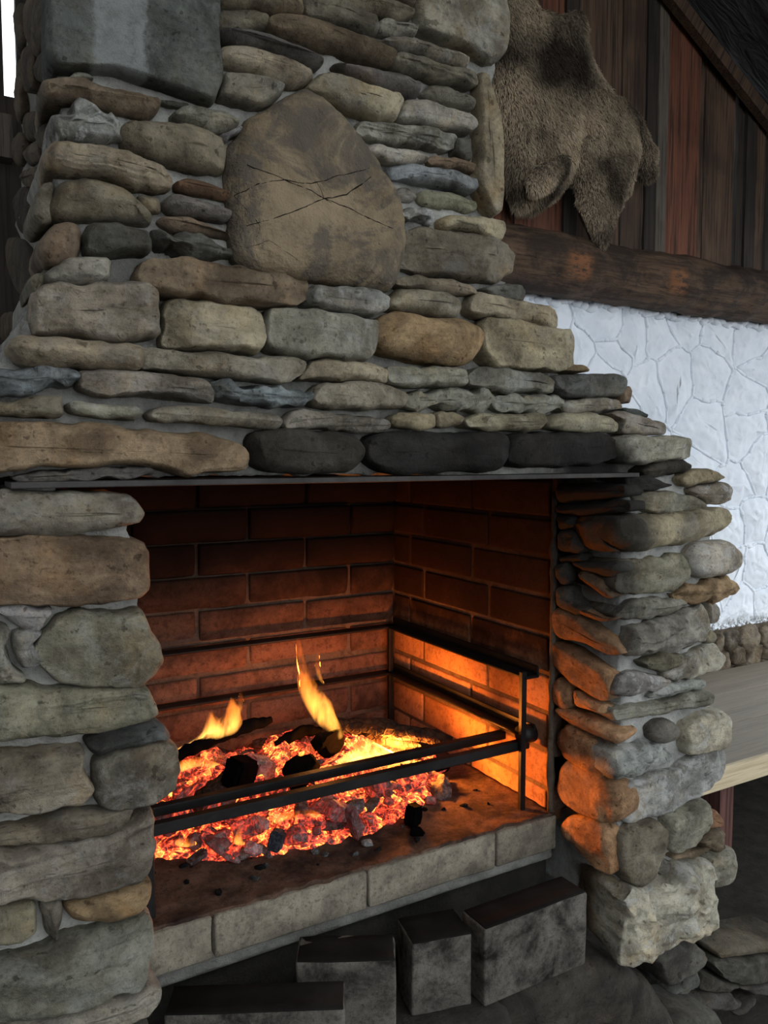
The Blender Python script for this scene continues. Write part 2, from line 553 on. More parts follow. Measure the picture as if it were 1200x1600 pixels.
sw += [(1.05 + .21 * i + rw.uniform(-.05, .05), -.62 + .24 * j + rw.uniform(-.06, .06)) for i in range(4) for j in range(5)]
def warp(x, z):
    return (x + fn((x, 1, z), 4.5, 3) * .05, z + fn((x, 9, z), 4.5, 3) * .05)


cells = []
for i, (sx, sz) in enumerate(sw):
    P = [(.96, WZ0 + .004), (3.9, WZ0 + .004), (3.9, .575), (.96, .575)]
    for j, (qx, qz) in enumerate(sw):
        if i == j: continue
        nx, nz = qx - sx, qz - sz; cc = (qx * qx + qz * qz - sx * sx - sz * sz) / 2
        Q = []
        for k in range(len(P)):
            A, B = P[k], P[(k + 1) % len(P)]
            da = A[0] * nx + A[1] * nz - cc; db = B[0] * nx + B[1] * nz - cc
            if da <= 0: Q.append(A)
            if da * db < 0:
                t = da / (da - db); Q.append((A[0] + (B[0] - A[0]) * t, A[1] + (B[1] - A[1]) * t))
        P = Q
        if len(P) < 3: break
    if len(P) >= 3:
        Q = []
        for k in range(len(P)):
            A, B = P[k], P[(k + 1) % len(P)]
            for t in range(4): Q.append((A[0] + (B[0] - A[0]) * t / 4, A[1] + (B[1] - A[1]) * t / 4))
        cells.append([warp(*q) if WZ0 + .02 < q[1] < .56 else q for q in Q])
edges = {}
for i, P in enumerate(cells):
    cx = sum(p[0] for p in P) / len(P); cz = sum(p[1] for p in P) / len(P)
    p2 = [Vector((p[0] - cx, p[1] - cz)) for p in P]
    p2 = [q * (1 - .002 / max(q.length, .02)) for q in p2]
    me = pillow(p2, .03, .017, .10, .010, 300 + i, 56, 14, .05)
    mesh_obj('stone', me, M_WHITE, Matrix.Translation((cx, YW + .006, cz)), wall, True)
    for k in range(len(P)):
        A, B = P[k], P[(k + 1) % len(P)]
        key = tuple(sorted([(round(A[0], 3), round(A[1], 3)), (round(B[0], 3), round(B[1], 3))]))
        edges[key] = (A, B)
bmj = bmesh.new()
for A, B in edges.values():
    L = math.hypot(A[0] - B[0], A[1] - B[1])
    if L < .003: continue
    n = max(3, int(L / .02)); pts = []; rad = []
    for k in range(n + 1):
        t = k / n; x = A[0] + (B[0] - A[0]) * t; z = A[1] + (B[1] - A[1]) * t
        wv = 0
        pts.append((x + wv, YW - .0005, z - wv)); rad.append(.0062 + .006 * fn((x, 5, z), 30, 2))
    t = tube(pts, [max(.002, r) for r in rad], 7)
    me = bpy.data.meshes.new('t'); t.to_mesh(me); t.free(); bmj.from_mesh(me); bpy.data.meshes.remove(me)
bead = from_bm('mortar_joint', bmj, M_WHITE, None, wall, True); bead['kind'] = 'stuff'
# rough top edge of the limewash under the log
bmt = bmesh.new()
for k in range(60):
    x = 1.6 + k * .036; z = .548 + random.uniform(-.01, .012)
    m = bmesh.ops.create_icosphere(bmt, subdivisions=2, radius=.02)
    for v in m['verts']:
        v.co = Vector((v.co.x * 1.5, v.co.y * .8, v.co.z * .8)) * random.uniform(.9, 1.1)
        v.co += noise.noise_vector(v.co * 50 + Vector((k, 0, 0))) * .008 + Vector((x, YW - .006, z))
o = from_bm('plaster_edge', bmt, M_WHITE, None, wall, True); o['kind'] = 'stuff'

# bare rubble plinth under the limewash
plinth = bx('trim_1', (.95, YW - .01, FLOOR_Z), (4.6, YW + .22, WZ0), M_MORTAR_DARK)
tag(plinth, 'bare brown rubble footing of the white wall', kind='structure')
rr = random.Random(5)
x = 2.0; k = 0
for row, (zt, zb) in enumerate(((-.742, -.835), (-.82, -.91), (-.90, -1.02))):
    x = 1.95 - row * .03
    while x < 3.5:
        w = rr.uniform(.07, .15); zz = zt + rr.uniform(-.012, .012); zq = zb + rr.uniform(-.02, .02)
        P = [Vector((-w / 2, (zz - zq) * rr.uniform(.1, .4))), Vector((-w * .2, (zz - zq) / 2)), Vector((w * .35, (zz - zq) * .5)), Vector((w / 2, (zz - zq) * rr.uniform(-.1, .3))),
             Vector((w * .4, -(zz - zq) * .45)), Vector((-w * .1, -(zz - zq) * .52)), Vector((-w * .47, -(zz - zq) * .35))]
        b = rr.uniform(.7, 1.2)
        mesh_obj('stone', pillow(P, .06, .03, .010, .008, 900 + k, 36, 8, .2, 0, .9, .08, 4), M_STONE, Matrix.Translation((x + w / 2, YW - .012, (zz + zq) / 2)), plinth, True,
                 (.14 * b, .115 * b, .085 * b, .1))
        x += w + .006; k += 1

# gable of upright boards above the log
M_BOARD_RED = mat_wood('red_brown_board', (.12, .042, .024), (.20, .078, .042), (.022, .012, .009))
M_BOARD = mat_wood('weathered_brown_board', (.075, .043, .027), (.135, .082, .052), (.016, .011, .009))
M_BOARD_GREY = mat_wood('grey_board', (.10, .082, .064), (.14, .116, .092), (.04, .033, .026))
M_BOARD_DARK = mat_wood('blackened_board', (.03, .022, .018), (.045, .033, .026), (.012, .01, .009))


def roof_z(X): return 1.70 - .55 * (X - 2.37) if X > .1 else 1.70 - .55 * (.1 - 2.37) + .55 * (X - .1)


gable = empty('wall_gable', (2.2, 2.16, .76))
tag(gable, 'gable of upright dark boards above the log', kind='structure')
YB = 2.15
BRD = [(-560, -400, 'b'), (-396, -240, 'r'), (-236, -90, 'b'), (-88, 59, 'd'), (58, 206, 'r'), (206, 341, 'r'), (341, 403, 'r'), (402, 452, 'd'), (452, 623, 'b'), (626, 713, 'b'), (715, 754, 'd'), (756, 795, 'g'),
       (797, 923, 'r'), (925, 951, 'b'), (953, 1068, 'b'), (1077, 1102, 'd'), (1104, 1143, 'd'), (1146, 1179, 'b'), (1184, 1260, 'd'), (1263, 1400, 'b'), (1403, 1520, 'd')]
BM = {'r': M_BOARD_RED, 'b': M_BOARD, 'd': M_BOARD_DARK, 'g': M_BOARD_GREY}
for i, (a, b, cm) in enumerate(BRD):
    xa = onY(720 + a / 2.5, 300, YB).x; xb = onY(720 + b / 2.5, 300, YB).x
    yo = random.uniform(-.012, .012)
    zb = .75 - random.uniform(.0, .03); bm = bmesh.new()
    th = .022; nseg = 14; ring = []
    for k in range(nseg + 1):
        t = k / nseg; r4 = []
        for (xx, yy) in ((xa, 0), (xb, 0), (xb, th), (xa, th)):
            zt = roof_z(xx) + .02
            z = zb + (zt - zb) * t
            wob = fn((xx * 7, i, z * 3), 2, 2) * .0035
            r4.append(bm.verts.new((xx + wob, YB + yo + yy + fn((i, 2, z), 2, 2) * .003, z + (random.uniform(-.01, .01) if k == 0 else 0))))
        ring.append(r4)
    for k in range(nseg):
        for q in range(4): bm.faces.new((ring[k][q], ring[k][(q + 1) % 4], ring[k + 1][(q + 1) % 4], ring[k + 1][q]))
    bm.faces.new(ring[0][::-1]); bm.faces.new(ring[-1])
    mw = recenter(bm)
    from_bm('board', bm, BM[cm], mw, gable)
# dark boards of the shelter left of the chimney, with an open gap of daylight
left = empty('wall_left', (-.4, 2.2, 0)); tag(left, 'blackened boards left of the chimney', kind='structure')
for a, b, z0, z1 in ((-.62, -.42, FLOOR_Z, 2.35), (-.41, -.2, FLOOR_Z, 2.5), (-.19, .0, FLOOR_Z, 2.6), (.004, onY(5, 100, 2.2).x, FLOOR_Z, 2.65), (onY(25, 60, 2.2).x, .40, FLOOR_Z, 2.7), (.404, .55, FLOOR_Z, 2.6), (.554, .75, FLOOR_Z, 2.5), (.754, .96, FLOOR_Z, 2.4)):
    bx('board', (a, 2.2, z0), (b, 2.225, z1), M_BOARD_DARK, left)
bx('board', (.10, 2.17, FLOOR_Z), (.32, 2.19, .86), M_BOARD_DARK, left)
bx('rail', (-.62, 2.12, .70), (onY(20, 280, 2.15).x, 2.165, .80), M_BOARD_GREY, left)

added_sidew = empty('wall_side_added', (-1.5, 0, FLOOR_Z)); tag(added_sidew, 'added dark board side of the shelter, out of view, closing off daylight', kind='structure')
for k in range(24):  # side wall out of view, added to keep daylight off left-facing stone
    y0 = -2.6 + k * .2
    bx('board', (-1.52, y0, FLOOR_Z), (-1.495, y0 + .196, 2.05), M_BOARD_DARK, added_sidew)
s = N('dark_roofing_felt'); g = s.n('NewGeometry')
a = s.noise(s.vmap(g.outputs['Position'], (3, 14, 3)), 1, 5, .6, .8)
M_ROOF = s.bsdf(s.mix(s.mapr(a, .35, .75), (.03, .03, .032), (.075, .075, .08)), .6, a, .8, .05, .4)
bm = bmesh.new()
nx, ny = 70, 60; grid = {}
for i in range(nx + 1):
    for j in range(ny + 1):
        X = -3.2 + 7.2 * i / nx; Y = -1.3 + 3.7 * j / ny
        z = roof_z(X) + fn((X * .6, Y * 3, 0), 1.6, 4) * .05 + .03
        grid[i, j] = bm.verts.new((X, Y, z))
for i in range(nx):
    for j in range(ny): bm.faces.new((grid[i, j], grid[i + 1, j], grid[i + 1, j + 1], grid[i, j + 1]))
r = bmesh.ops.extrude_face_region(bm, geom=bm.faces[:])
for v in [g_ for g_ in r['geom'] if isinstance(g_, bmesh.types.BMVert)]: v.co.z += .04
roof = from_bm('ceiling', bm, M_ROOF, None, None, True); tag(roof, 'dark sagging roof lining of the shelter', kind='structure')
# gable rafter
for (X0, X1) in ((.1, 4.0),):
    L = math.hypot(X1 - X0, .55 * (X1 - X0)); ang = math.atan(.55)
    box('rafter', ((X0 + X1) / 2, 2.105, roof_z((X0 + X1) / 2) - .005), (L, .035, .05), M_BOARD, roof, ry=ang)

# the log on top of the white wall
s = N('dark_log'); tc = s.n('TexCoord'); co = tc.outputs['Object']
g1 = s.noise(s.vmap(co, (2.5, 40, 40)), 1, 7, .7, .6); g2 = s.noise(s.vmap(co, (9, 120, 120)), 1, 5, .75); b_ = s.noise(co, 6, 6, .7, .5)
c = s.mix(s.mapr(g1, .32, .66), (.045, .027, .018), (.15, .092, .056))
c = s.mix(s.mapr(b_, .42, .62, 0, .8), c, (.028, .019, .014))
c = s.mix(s.mapr(g2, .52, .68, 0, .7), c, (.018, .012, .009))
sp = s.n('SeparateXYZ'); s.set(sp.inputs[0], co)
bare = None      # two places where the bark is gone and red wood shows
for cx, w in ((-.61, .055), (-.125, .05)):
    f = s.math('MULTIPLY', s.mapr(s.math('ABSOLUTE', s.math('SUBTRACT', sp.outputs[0], cx)), w * .5, w * 1.4, 1, 0), s.mapr(s.math('ABSOLUTE', s.math('ADD', sp.outputs[2], .018)), .025, .06, 1, 0))
    bare = f if bare is None else s.math('ADD', bare, f)
bare = s.math('MULTIPLY', bare, s.mapr(s.noise(s.vmap(co, (22, 60, 60)), 1, 6, .75), .40, .56))
c = s.mix(bare, c, (.25, .105, .045))
M_LOG = s.bsdf(c, .75, s.math('ADD', g1, s.math('MULTIPLY', g2, .5)), .9, .012, .25)
pts = []; rad = []
for k in range(90):
    t = k / 89; pts.append((.95 + 3.17 * t, 2.13 + fn((t * 5, 0, 0), 1, 2) * .008, .652 + fn((t * 4, 3, 0), 1, 2) * .01)); rad.append(.104 + fn((t * 9, 8, 0), 1, 2) * .006)
bm = tube(pts, rad, 26, .010, 3, 14)
mw = recenter(bm)
log = from_bm('log_beam', bm, M_LOG, mw, None, True)
tag(log, 'thick dark log beam lying on top of the white wall', 'log')
# ------------------------------------------------------------------ fireplace masonry
PAL = dict(tan=(.275, .235, .165), gray=(.225, .215, .178), green=(.215, .198, .150), brown=(.178, .136, .094), blue=(.20, .225, .24), dark=(.115, .112, .10),
           black=(.022, .021, .020), pale=(.33, .31, .255), slate=(.078, .082, .080), ochre=(.29, .205, .115), red=(.14, .08, .052), olive=(.158, .142, .104),
           ash=(.24, .245, .24), burnt=(.25, .18, .115), flank=(.34, .21, .12), deep=(.05, .045, .038))
fire = empty('stone_fireplace', (.65, 1.2, FLOOR_Z))
tag(fire, 'large open fireplace of stacked river stones with a lit brick firebox', 'fireplace')

# mortar bodies
mortar_mass('mortar_core', [(-80, 600), (18, 548), (60, 470), (80, 420), (92, 100), (92, -420), (772, -420), (766, 330), (785, 440), (848, 490), (872, 575), (950, 612), (1010, 682), (1055, 700), (1050, 742), (-80, 747)],
            YF + .007, .40, .009, M_MORTAR, fire, deep=(.19, .26, .016))
mortar_mass('mortar_core', [(-80, 762), (195, 775), (205, 860), (222, 1000), (225, 1100), (240, 1200), (228, 1260), (220, 1400), (228, 1700), (-80, 1700)],
            YF + .010, .16, .009, M_MORTAR, fire)
mortar_mass('mortar_core', [(972, 742), (1050, 740), (1105, 790), (1112, 880), (1100, 980), (1085, 1060), (1108, 1140), (1110, 1200), (1080, 1270), (1075, 1330), (1085, 1400), (1010, 1480), (972, 1480), (966, 1300), (968, 900)],
            YF + .006, .40, .009, M_MORTAR_PALE, fire)

CROPS = {'A': (0, 0, 3.0), 'B': (320, 0, 2.4), 'C': (0, 360, 2.5), 'D': (400, 420, 2.5), 'E': (780, 440, 2.857), 'L': (0, 740, 3.637), 'M': (0, 1100, 3.2),
         'R': (840, 700, 3.3333), 'S': (840, 1040, 2.858), 'T': (960, 1200, 4.0), 'P': (0, 0, 1.0)}
# style: bulge, edge radius, amp, tilt, step
STY = {'r': (.029, .024, .0045, .05, 0, .17, 3), 'b': (.025, .009, .005, .05, .0, .10, 4), 'f': (.022, .007, .003, .03, 0, .11, 1), 's': (.027, .011, .006, .05, .009, .12, 3),
       'x': (.026, .016, .014, .05, .006, .14, 4), 'q': (.032, .016, .018, .05, .006, .10, 6), 'm': (.014, .02, .008, .03, .004, .18, 3)}
ST = [
 ('A','slate','f',[(220,-160),(1000,-160),(1000,200),(1015,380),(985,490),(860,455),(720,395),(640,375),(480,335),(350,335),(270,330),(240,290),(225,150)]),
 ('A','brown','r',[(195,400),(230,380),(330,380),(560,425),(720,465),(740,490),(730,540),(660,562),(600,545),(480,515),(330,490),(240,500),(205,490)]),
 ('A','ash','x',[(240,520),(350,495),(450,510),(530,540),(570,580),(545,640),(480,680),(410,680),(380,665),(250,675),(238,600)]),
 ('A','olive','r',[(550,640),(580,595),(640,573),(750,580),(930,620),(1030,660),(1050,700),(1040,810),(1000,832),(900,815),(760,765),(600,720),(565,690)]),
 ('A','tan','s',[(210,720),(240,680),(330,680),(450,690),(560,720),(640,745),(740,790),(800,850),(780,890),(700,895),(560,870),(400,840),(300,830),(220,810)]),
 ('A','olive','r',[(220,960),(270,870),(380,850),(470,865),(580,900),(640,950),(700,1010),(690,1060),(600,1050),(480,1030),(370,1045),(260,1045),(222,1010)]),
 ('A','olive','r',[(640,925),(730,920),(750,960),(745,1000),(690,1000),(650,970)]),
 ('A','red','r',[(815,850),(880,840),(960,860),(1040,885),(1075,910),(1070,935),(1010,935),(900,910),(820,890)]),
 ('A','dark','r',[(760,945),(800,920),(900,935),(1020,965),(1080,990),(1075,1040),(1020,1050),(900,1030),(800,1010),(765,985)]),
 ('A','brown','r',[(735,1040),(780,1015),(870,1025),(980,1055),(1060,1095),(1070,1140),(1030,1120),(920,1100),(800,1082)]),
 ('A','gray','b',[(790,545),(840,518),(930,515),(1040,535),(1110,570),(1100,600),(1020,628),(930,610),(830,590),(795,575)]),
 ('A','dark','f',[(740,475),(800,468),(880,485),(885,510),(820,500)]),
 ('A','ash','b',[(1030,640),(1110,590),(1135,620),(1050,690)]),
 ('A','gray','b',[(320,365),(350,345),(420,350),(440,372),(400,385),(330,382)]),
 ('P','dark','b',[(126,368),(140,354),(180,352),(225,362),(233,380),(228,398),(170,402),(132,396)]),
 ('P','dark','x',[(236,368),(270,362),(310,370),(350,388),(356,408),(330,414),(270,406),(238,400)]),
 ('P','brown','r',[(62,372),(80,354),(112,352),(124,366),(122,396),(112,410),(72,416),(58,398)]),
 ('P','olive','r',[(52,312),(64,294),(84,290),(80,318),(86,344),(64,352),(50,338)]),
 ('B','olive','r',[(35,-40),(40,10),(60,38),(150,35),(250,55),(330,70),(355,60),(350,15),(330,-30),(200,-60)]),
 ('B','olive','r',[(30,70),(60,40),(140,40),(220,55),(238,80),(230,115),(150,120),(60,118),(35,100)]),
 ('B','dark','r',[(50,140),(70,118),(150,118),(250,150),(350,190),(420,220),(430,255),(390,262),(310,230),(220,195),(120,180),(60,165)]),
 ('B','tan','r',[(45,215),(70,185),(140,180),(240,205),(340,240),(390,275),(390,310),(350,338),(270,325),(170,295),(80,265),(50,245)]),
 ('B','gray','f',[(60,280),(140,290),(220,310),(285,340),(270,375),(205,415),(140,405),(40,385),(60,330)]),
 ('B','brown','r',[(230,100),(245,68),(300,62),(400,80),(500,115),(600,150),(680,185),(705,215),(690,260),(620,250),(500,215),(370,180),(270,145)]),
 ('B','olive','b',[(365,20),(385,-5),(450,0),(540,45),(620,80),(635,130),(620,160),(560,140),(450,95),(370,70)]),
 ('B','olive','r',[(515,20),(540,-15),(640,-5),(740,20),(775,45),(775,85),(720,85),(620,65),(540,45)]),
 ('B','gray','r',[(400,-60),(500,-60),(505,10),(450,-8),(385,-14)]),
 ('B','olive','r',[(560,-60),(700,-70),(780,-40),(778,30),(730,8),(640,-16)]),
 ('B','gray','s',[(635,90),(660,72),(740,88),(790,115),(780,150),(720,140),(645,125)]),
 ('B','green','r',[(650,170),(690,150),(760,152),(860,175),(950,205),(978,235),(965,262),(880,250),(790,215),(700,195)]),
 ('B','olive','s',[(690,245),(720,210),(800,225),(900,260),(1000,285),(1000,330),(960,340),(880,325),(780,295),(700,265)]),
 ('B','gray','f',[(790,20),(800,-100),(1120,-140),(1118,130),(1100,220),(1075,240),(1040,240),(960,190),(860,150),(800,125)]),
 ('B','dark','r',[(470,260),(500,245),(600,260),(720,290),(785,320),(795,350),(780,380),(720,370),(620,330),(520,290)]),
 ('B','tan','b',[(370,340),(420,290),(480,290),(600,335),(700,365),(722,395),(690,465),(620,455),(520,415),(430,380)]),
 ('B','green','r',[(800,355),(830,330),(900,330),(970,355),(1000,385),(990,420),(930,410),(840,380),(805,370)]),
 ('B','gray','b',[(715,430),(740,390),(820,395),(920,425),(995,450),(1000,480),(970,510),(900,500),(800,480),(710,465)]),
 ('B','gray','s',[(560,500),(580,465),(700,470),(820,480),(920,520),(935,550),(900,580),(800,560),(680,545),(580,530)]),
 ('B','pale','r',[(605,560),(640,548),(740,565),(825,580),(825,610),(790,620),(700,610),(620,590)]),
 ('B','brown','b',[(830,605),(860,590),(940,595),(1010,620),(1005,655),(940,635),(840,625)]),
 ('B','dark','b',[(935,530),(990,525),(990,600),(960,600),(930,580)]),
 ('B','blue','b',[(685,640),(710,625),(820,630),(930,650),(990,675),(1000,710),(985,740),(920,720),(800,690),(690,675)]),
 ('B','gray','r',[(705,720),(740,703),(785,725),(785,755),(740,755),(710,745)]),
 ('B','green','r',[(790,740),(820,715),(920,730),(1010,755),(1010,790),(940,795),(860,780),(800,765)]),
 ('B','ash','x',[(720,800),(760,778),(840,790),(862,815),(860,845),(800,850),(730,830)]),
 ('B','tan','b',[(870,830),(910,810),(1030,815),(1100,830),(1112,870),(1100,910),(1060,905),(990,870),(930,860),(880,870)]),
 ('B','tan','f',[(1010,290),(1040,290),(1065,380),(1100,500),(1098,700),(1090,800),(1065,812),(1040,780),(1000,700),(1010,600),(1005,480),(1015,460),(1005,380)]),
 ('B','olive','b',[(730,870),(800,860),(940,880),(1050,890),(1130,930),(1160,960),(1140,1030),(1060,1062),(940,1055),(800,1035),(720,1010),(725,940)]),
 ('B','olive','r',[(710,1045),(760,1035),(900,1050),(1000,1070),(1020,1100),(960,1110),(860,1100),(720,1075)]),
 ('B','dark','b',[(1030,1085),(1080,1070),(1170,1070),(1195,1090),(1180,1140),(1100,1130)]),
 ('B','gray','r',[(-5,420),(50,415),(120,460),(125,480),(60,510),(0,495)]),
 ('C','brown','b',[(530,180),(550,130),(590,108),(720,120),(860,140),(1000,165),(1190,195),(1180,260),(1140,295),(1000,300),(850,285),(720,270),(610,255),(540,215)]),
 ('D','ash','b',[(190,110),(230,70),(330,70),(450,85),(490,110),(490,160),(440,190),(340,175),(240,155),(195,145)]),
 ('D','green','r',[(500,140),(560,80),(620,72),(740,95),(780,120),(790,160),(770,195),(700,195),(590,175),(500,165)]),
 ('D','tan','b',[(820,170),(830,110),(860,98),(960,120),(1090,145),(1150,155),(1163,190),(1155,245),(1060,230),(940,200),(880,195)]),
 ('D','gray','b',[(35,220),(50,165),(90,155),(220,165),(380,190),(450,205),(462,240),(440,330),(415,360),(300,355),(150,345),(60,325),(30,290)]),
 ('D','ochre','r',[(465,230),(500,185),(580,178),(720,200),(840,215),(865,250),(850,320),(810,380),(720,375),(620,360),(500,330),(465,290)]),
 ('P','tan','b',[(745,512),(758,500),(800,503),(850,514),(885,520),(888,535),(882,552),(884,573),(868,580),(816,576),(768,572),(748,556)]),
 ('C','green','b',[(130,260),(150,225),(230,212),(330,220),(400,208),(560,215),(605,240),(610,390),(590,420),(510,440),(380,425),(230,410),(140,395),(125,340)]),
 ('C','tan','b',[(630,320),(650,285),(700,272),(820,285),(950,305),(1000,325),(1010,360),(1012,450),(990,485),(900,480),(740,470),(640,460),(625,430)]),
 ('C','gray','b',[(160,190),(220,140),(280,108),(410,108),(430,130),(432,190),(400,212),(280,212),(170,220)]),
 ('C','olive','r',[(110,200),(130,165),(180,160),(165,220),(120,255)]),
 ('C','tan','r',[(30,460),(60,415),(110,405),(300,425),(480,445),(545,460),(550,530),(520,552),(380,545),(200,540),(70,520)]),
 ('C','green','b',[(555,500),(570,465),(640,465),(800,480),(980,495),(1130,495),(1175,520),(1170,560),(1120,598),(1000,590),(850,575),(700,560),(560,545)]),
 ('C','blue','x',[(-80,540),(0,520),(80,540),(200,550),(310,570),(315,600),(280,620),(200,620),(80,640),(-80,650)]),
 ('C','gray','b',[(310,560),(380,550),(560,558),(700,570),(800,590),(825,630),(820,670),(760,668),(620,655),(560,650),(420,650),(310,620)]),
 ('C','blue','x',[(830,595),(880,588),(1000,595),(1120,615),(1210,640),(1200,680),(1100,695),(980,685),(860,670),(830,650)]),
 ('C','olive','b',[(-80,670),(60,665),(130,650),(240,645),(250,730),(150,730),(-80,720)]),
 ('C','gray','r',[(260,680),(300,668),(420,680),(540,690),(560,715),(530,742),(420,735),(280,715)]),
 ('C','green','r',[(580,720),(620,690),(760,690),(940,705),(1060,715),(1095,745),(1070,775),(1000,772),(880,755),(720,750),(600,745)]),
 ('D','tan','b',[(165,435),(215,365),(260,355),(420,365),(490,385),(508,420),(490,445),(380,435),(260,440)]),
 ('D','gray','b',[(515,390),(600,385),(650,398),(700,388),(810,395),(820,440),(800,462),(660,465),(520,455)]),
 ('D','gray','b',[(830,420),(860,390),(950,390),(1120,410),(1150,440),(1135,485),(1080,488),(950,480),(830,460)]),
 ('D','green','b',[(200,500),(250,450),(340,440),(460,450),(560,475),(578,505),(545,545),(440,553),(300,550),(220,535)]),
 ('D','gray','x',[(578,520),(610,480),(720,468),(860,472),(925,490),(920,525),(870,555),(760,555),(640,545),(585,540)]),
 ('D','gray','x',[(930,520),(960,492),(1060,490),(1180,505),(1195,530),(1180,560),(1080,565),(950,555)]),
 ('D','gray','s',[(105,600),(150,555),(280,560),(440,572),(510,590),(520,625),(470,640),(300,630),(120,625)]),
 ('D','tan','r',[(530,590),(570,565),(690,562),(690,620),(620,625),(540,618)]),
 ('D','tan','r',[(692,565),(780,560),(808,580),(790,610),(700,625)]),
 ('D','tan','s',[(820,590),(870,572),(1000,568),(1110,572),(1125,600),(1090,635),(960,632),(830,620)]),
 ('D','deep','r',[(-20,680),(0,640),(120,630),(300,635),(380,655),(410,700),(400,750),(330,795),(200,800),(60,795),(0,770)]),
 ('D','black','r',[(430,690),(460,650),(560,638),(800,640),(940,640),(962,680),(955,750),(920,795),(800,790),(640,800),(500,795),(440,750)]),
 ('E','black','b',[(15,730),(40,690),(150,675),(320,675),(460,680),(515,710),(520,760),(480,795),(360,820),(200,830),(60,825),(20,790)]),
 ('C','burnt','b',[(-100,760),(0,755),(200,745),(440,765),(640,785),(800,795),(920,830),(945,880),(930,930),(850,950),(700,955),(640,940),(560,915),(300,920),(150,925),(0,950),(-100,950)]),
 ('C','dark','s',[(50,965),(150,935),(320,930),(480,925),(600,935),(600,960),(480,970),(300,980),(100,985)]),
 ('E','slate','f',[(230,425),(300,415),(500,412),(540,425),(545,470),(520,515),(400,518),(290,515),(235,480)]),
 ('E','brown','r',[(280,405),(310,370),(380,372),(393,410)]),
 ('E','brown','b',[(530,490),(580,470),(575,545),(535,545)]),
 ('E','gray','s',[(285,560),(290,530),(400,520),(520,525),(540,555),(540,575),(420,580),(300,582)]),
 ('E','green','r',[(215,620),(250,595),(400,585),(480,600),(525,635),(520,670),(440,680),(300,668),(215,655)]),
 ('E','gray','b',[(480,590),(560,580),(640,605),(715,635),(727,665),(710,685),(600,685),(530,675),(525,630)]),
 ('E','slate','b',[(540,560),(610,560),(655,590),(650,605),(560,580)]),
 ('E','pale','b',[(525,700),(560,685),(700,690),(830,695),(845,720),(835,775),(800,795),(700,800),(620,815),(530,810)]),
 ('R','deep','s',[(540,120),(620,65),(720,55),(800,90),(740,125),(640,145),(560,150)]),
 ('R','tan','b',[(735,150),(800,110),(900,110),(960,150),(900,180),(800,195),(740,190)]),
 ('R','pale','r',[(770,215),(840,195),(960,170),(998,220),(985,270),(940,290),(880,290),(850,260),(780,245)]),
 ('R','black','b',[(450,150),(560,150),(640,170),(690,190),(600,225),(480,230)]),
 ('R','gray','b',[(480,250),(560,230),(690,225),(745,245),(735,330),(620,345),(550,340),(500,290)]),
 ('R','green','r',[(745,250),(800,248),(855,280),(860,315),(800,330),(740,330)]),
 ('R','tan','r',[(390,430),(410,350),(560,345),(740,330),(860,315),(960,315),(990,360),(940,420),(820,475),(640,510),(460,540),(400,500)]),
 ('R','pale','r',[(780,560),(800,500),(880,480),(980,490),(1030,540),(1020,620),(970,655),(850,675),(790,650)]),
 ('R','green','m',[(415,590),(600,570),(760,555),(775,640),(740,720),(600,745),(440,760),(410,720),(420,640)]),
 ('R','ochre','x',[(700,770),(760,720),(860,710),(960,680),(1020,710),(1000,760),(900,790),(800,805),(720,800)]),
 ('R','gray','m',[(400,870),(480,790),(690,780),(780,805),(640,870),(470,900)]),
 ('R','gray','x',[(470,940),(620,905),(700,860),(830,820),(880,850),(870,940),(820,1000),(720,1050),(620,1040),(480,1080),(440,1010)]),
 ('R','gray','r',[(880,800),(940,820),(940,900),(880,910)]),
 ('R','olive','r',[(840,1000),(880,935),(920,970),(910,1015),(870,1025)]),
 ('R','olive','b',[(530,1120),(640,1060),(740,1075),(740,1115),(640,1160),(560,1145)]),
 ('R','pale','m',[(650,1170),(740,1090),(830,1040),(910,1030),(965,1090),(940,1150),(840,1190),(660,1210)]),
 ('R','ash','m',[(390,1200),(520,1160),(650,1190),(700,1230),(560,1280),(400,1300)]),
 ('R','ash','m',[(660,1240),(850,1195),(880,1240),(700,1285),(560,1295)]),
 ('S','gray','s',[(330,190),(420,170),(560,140),(700,110),(760,120),(750,165),(620,190),(480,220),(340,235)]),
 ('S','dark','r',[(485,280),(520,240),(580,240),(620,280),(600,330),(530,345),(490,320)]),
 ('S','pale','b',[(635,270),(700,210),(800,195),(828,220),(825,320),(790,365),(700,390),(650,390)]),
 ('S','ash','x',[(300,390),(370,350),(480,335),(570,345),(580,430),(480,460),(330,500),(300,450)]),
 ('S','ash','m',[(370,540),(480,490),(620,450),(700,400),(800,365),(830,400),(830,480),(740,560),(600,640),(480,680),(380,690),(390,620)]),
 ('T','gray','b',[(300,290),(400,270),(530,195),(560,290),(545,370),(460,460),(360,515),(300,480)]),
 ('T','olive','b',[(20,430),(80,350),(240,325),(290,370),(270,520),(200,650),(130,720),(40,680),(15,600)]),
 ('T','red','r',[(565,330),(600,250),(660,300),(670,360),(580,380)]),
 ('T','brown','b',[(500,440),(580,380),(660,370),(660,480),(610,520),(520,470)]),
 ('T','brown','s',[(350,555),(480,510),(590,475),(600,495),(480,550),(370,575)]),
 ('T','dark','x',[(220,640),(250,600),(330,570),(360,590),(320,640),(240,660)]),
 ('T','gray','b',[(570,550),(640,520),(710,490),(725,560),(715,680),(600,745),(575,640)]),
 ('T','pale','q',[(10,950),(25,770),(90,715),(135,745),(200,730),(300,670),(370,600),(540,585),(580,610),(575,950),(500,1000),(460,1050),(300,1110),(180,1165),(60,1185),(15,1140)]),
 ('T','dark','b',[(210,1160),(300,1110),(450,1070),(520,1120),(535,1180),(480,1240),(300,1335),(240,1260)]),
 ('T','dark','b',[(310,1390),(400,1320),(490,1245),(500,1350),(400,1390)]),
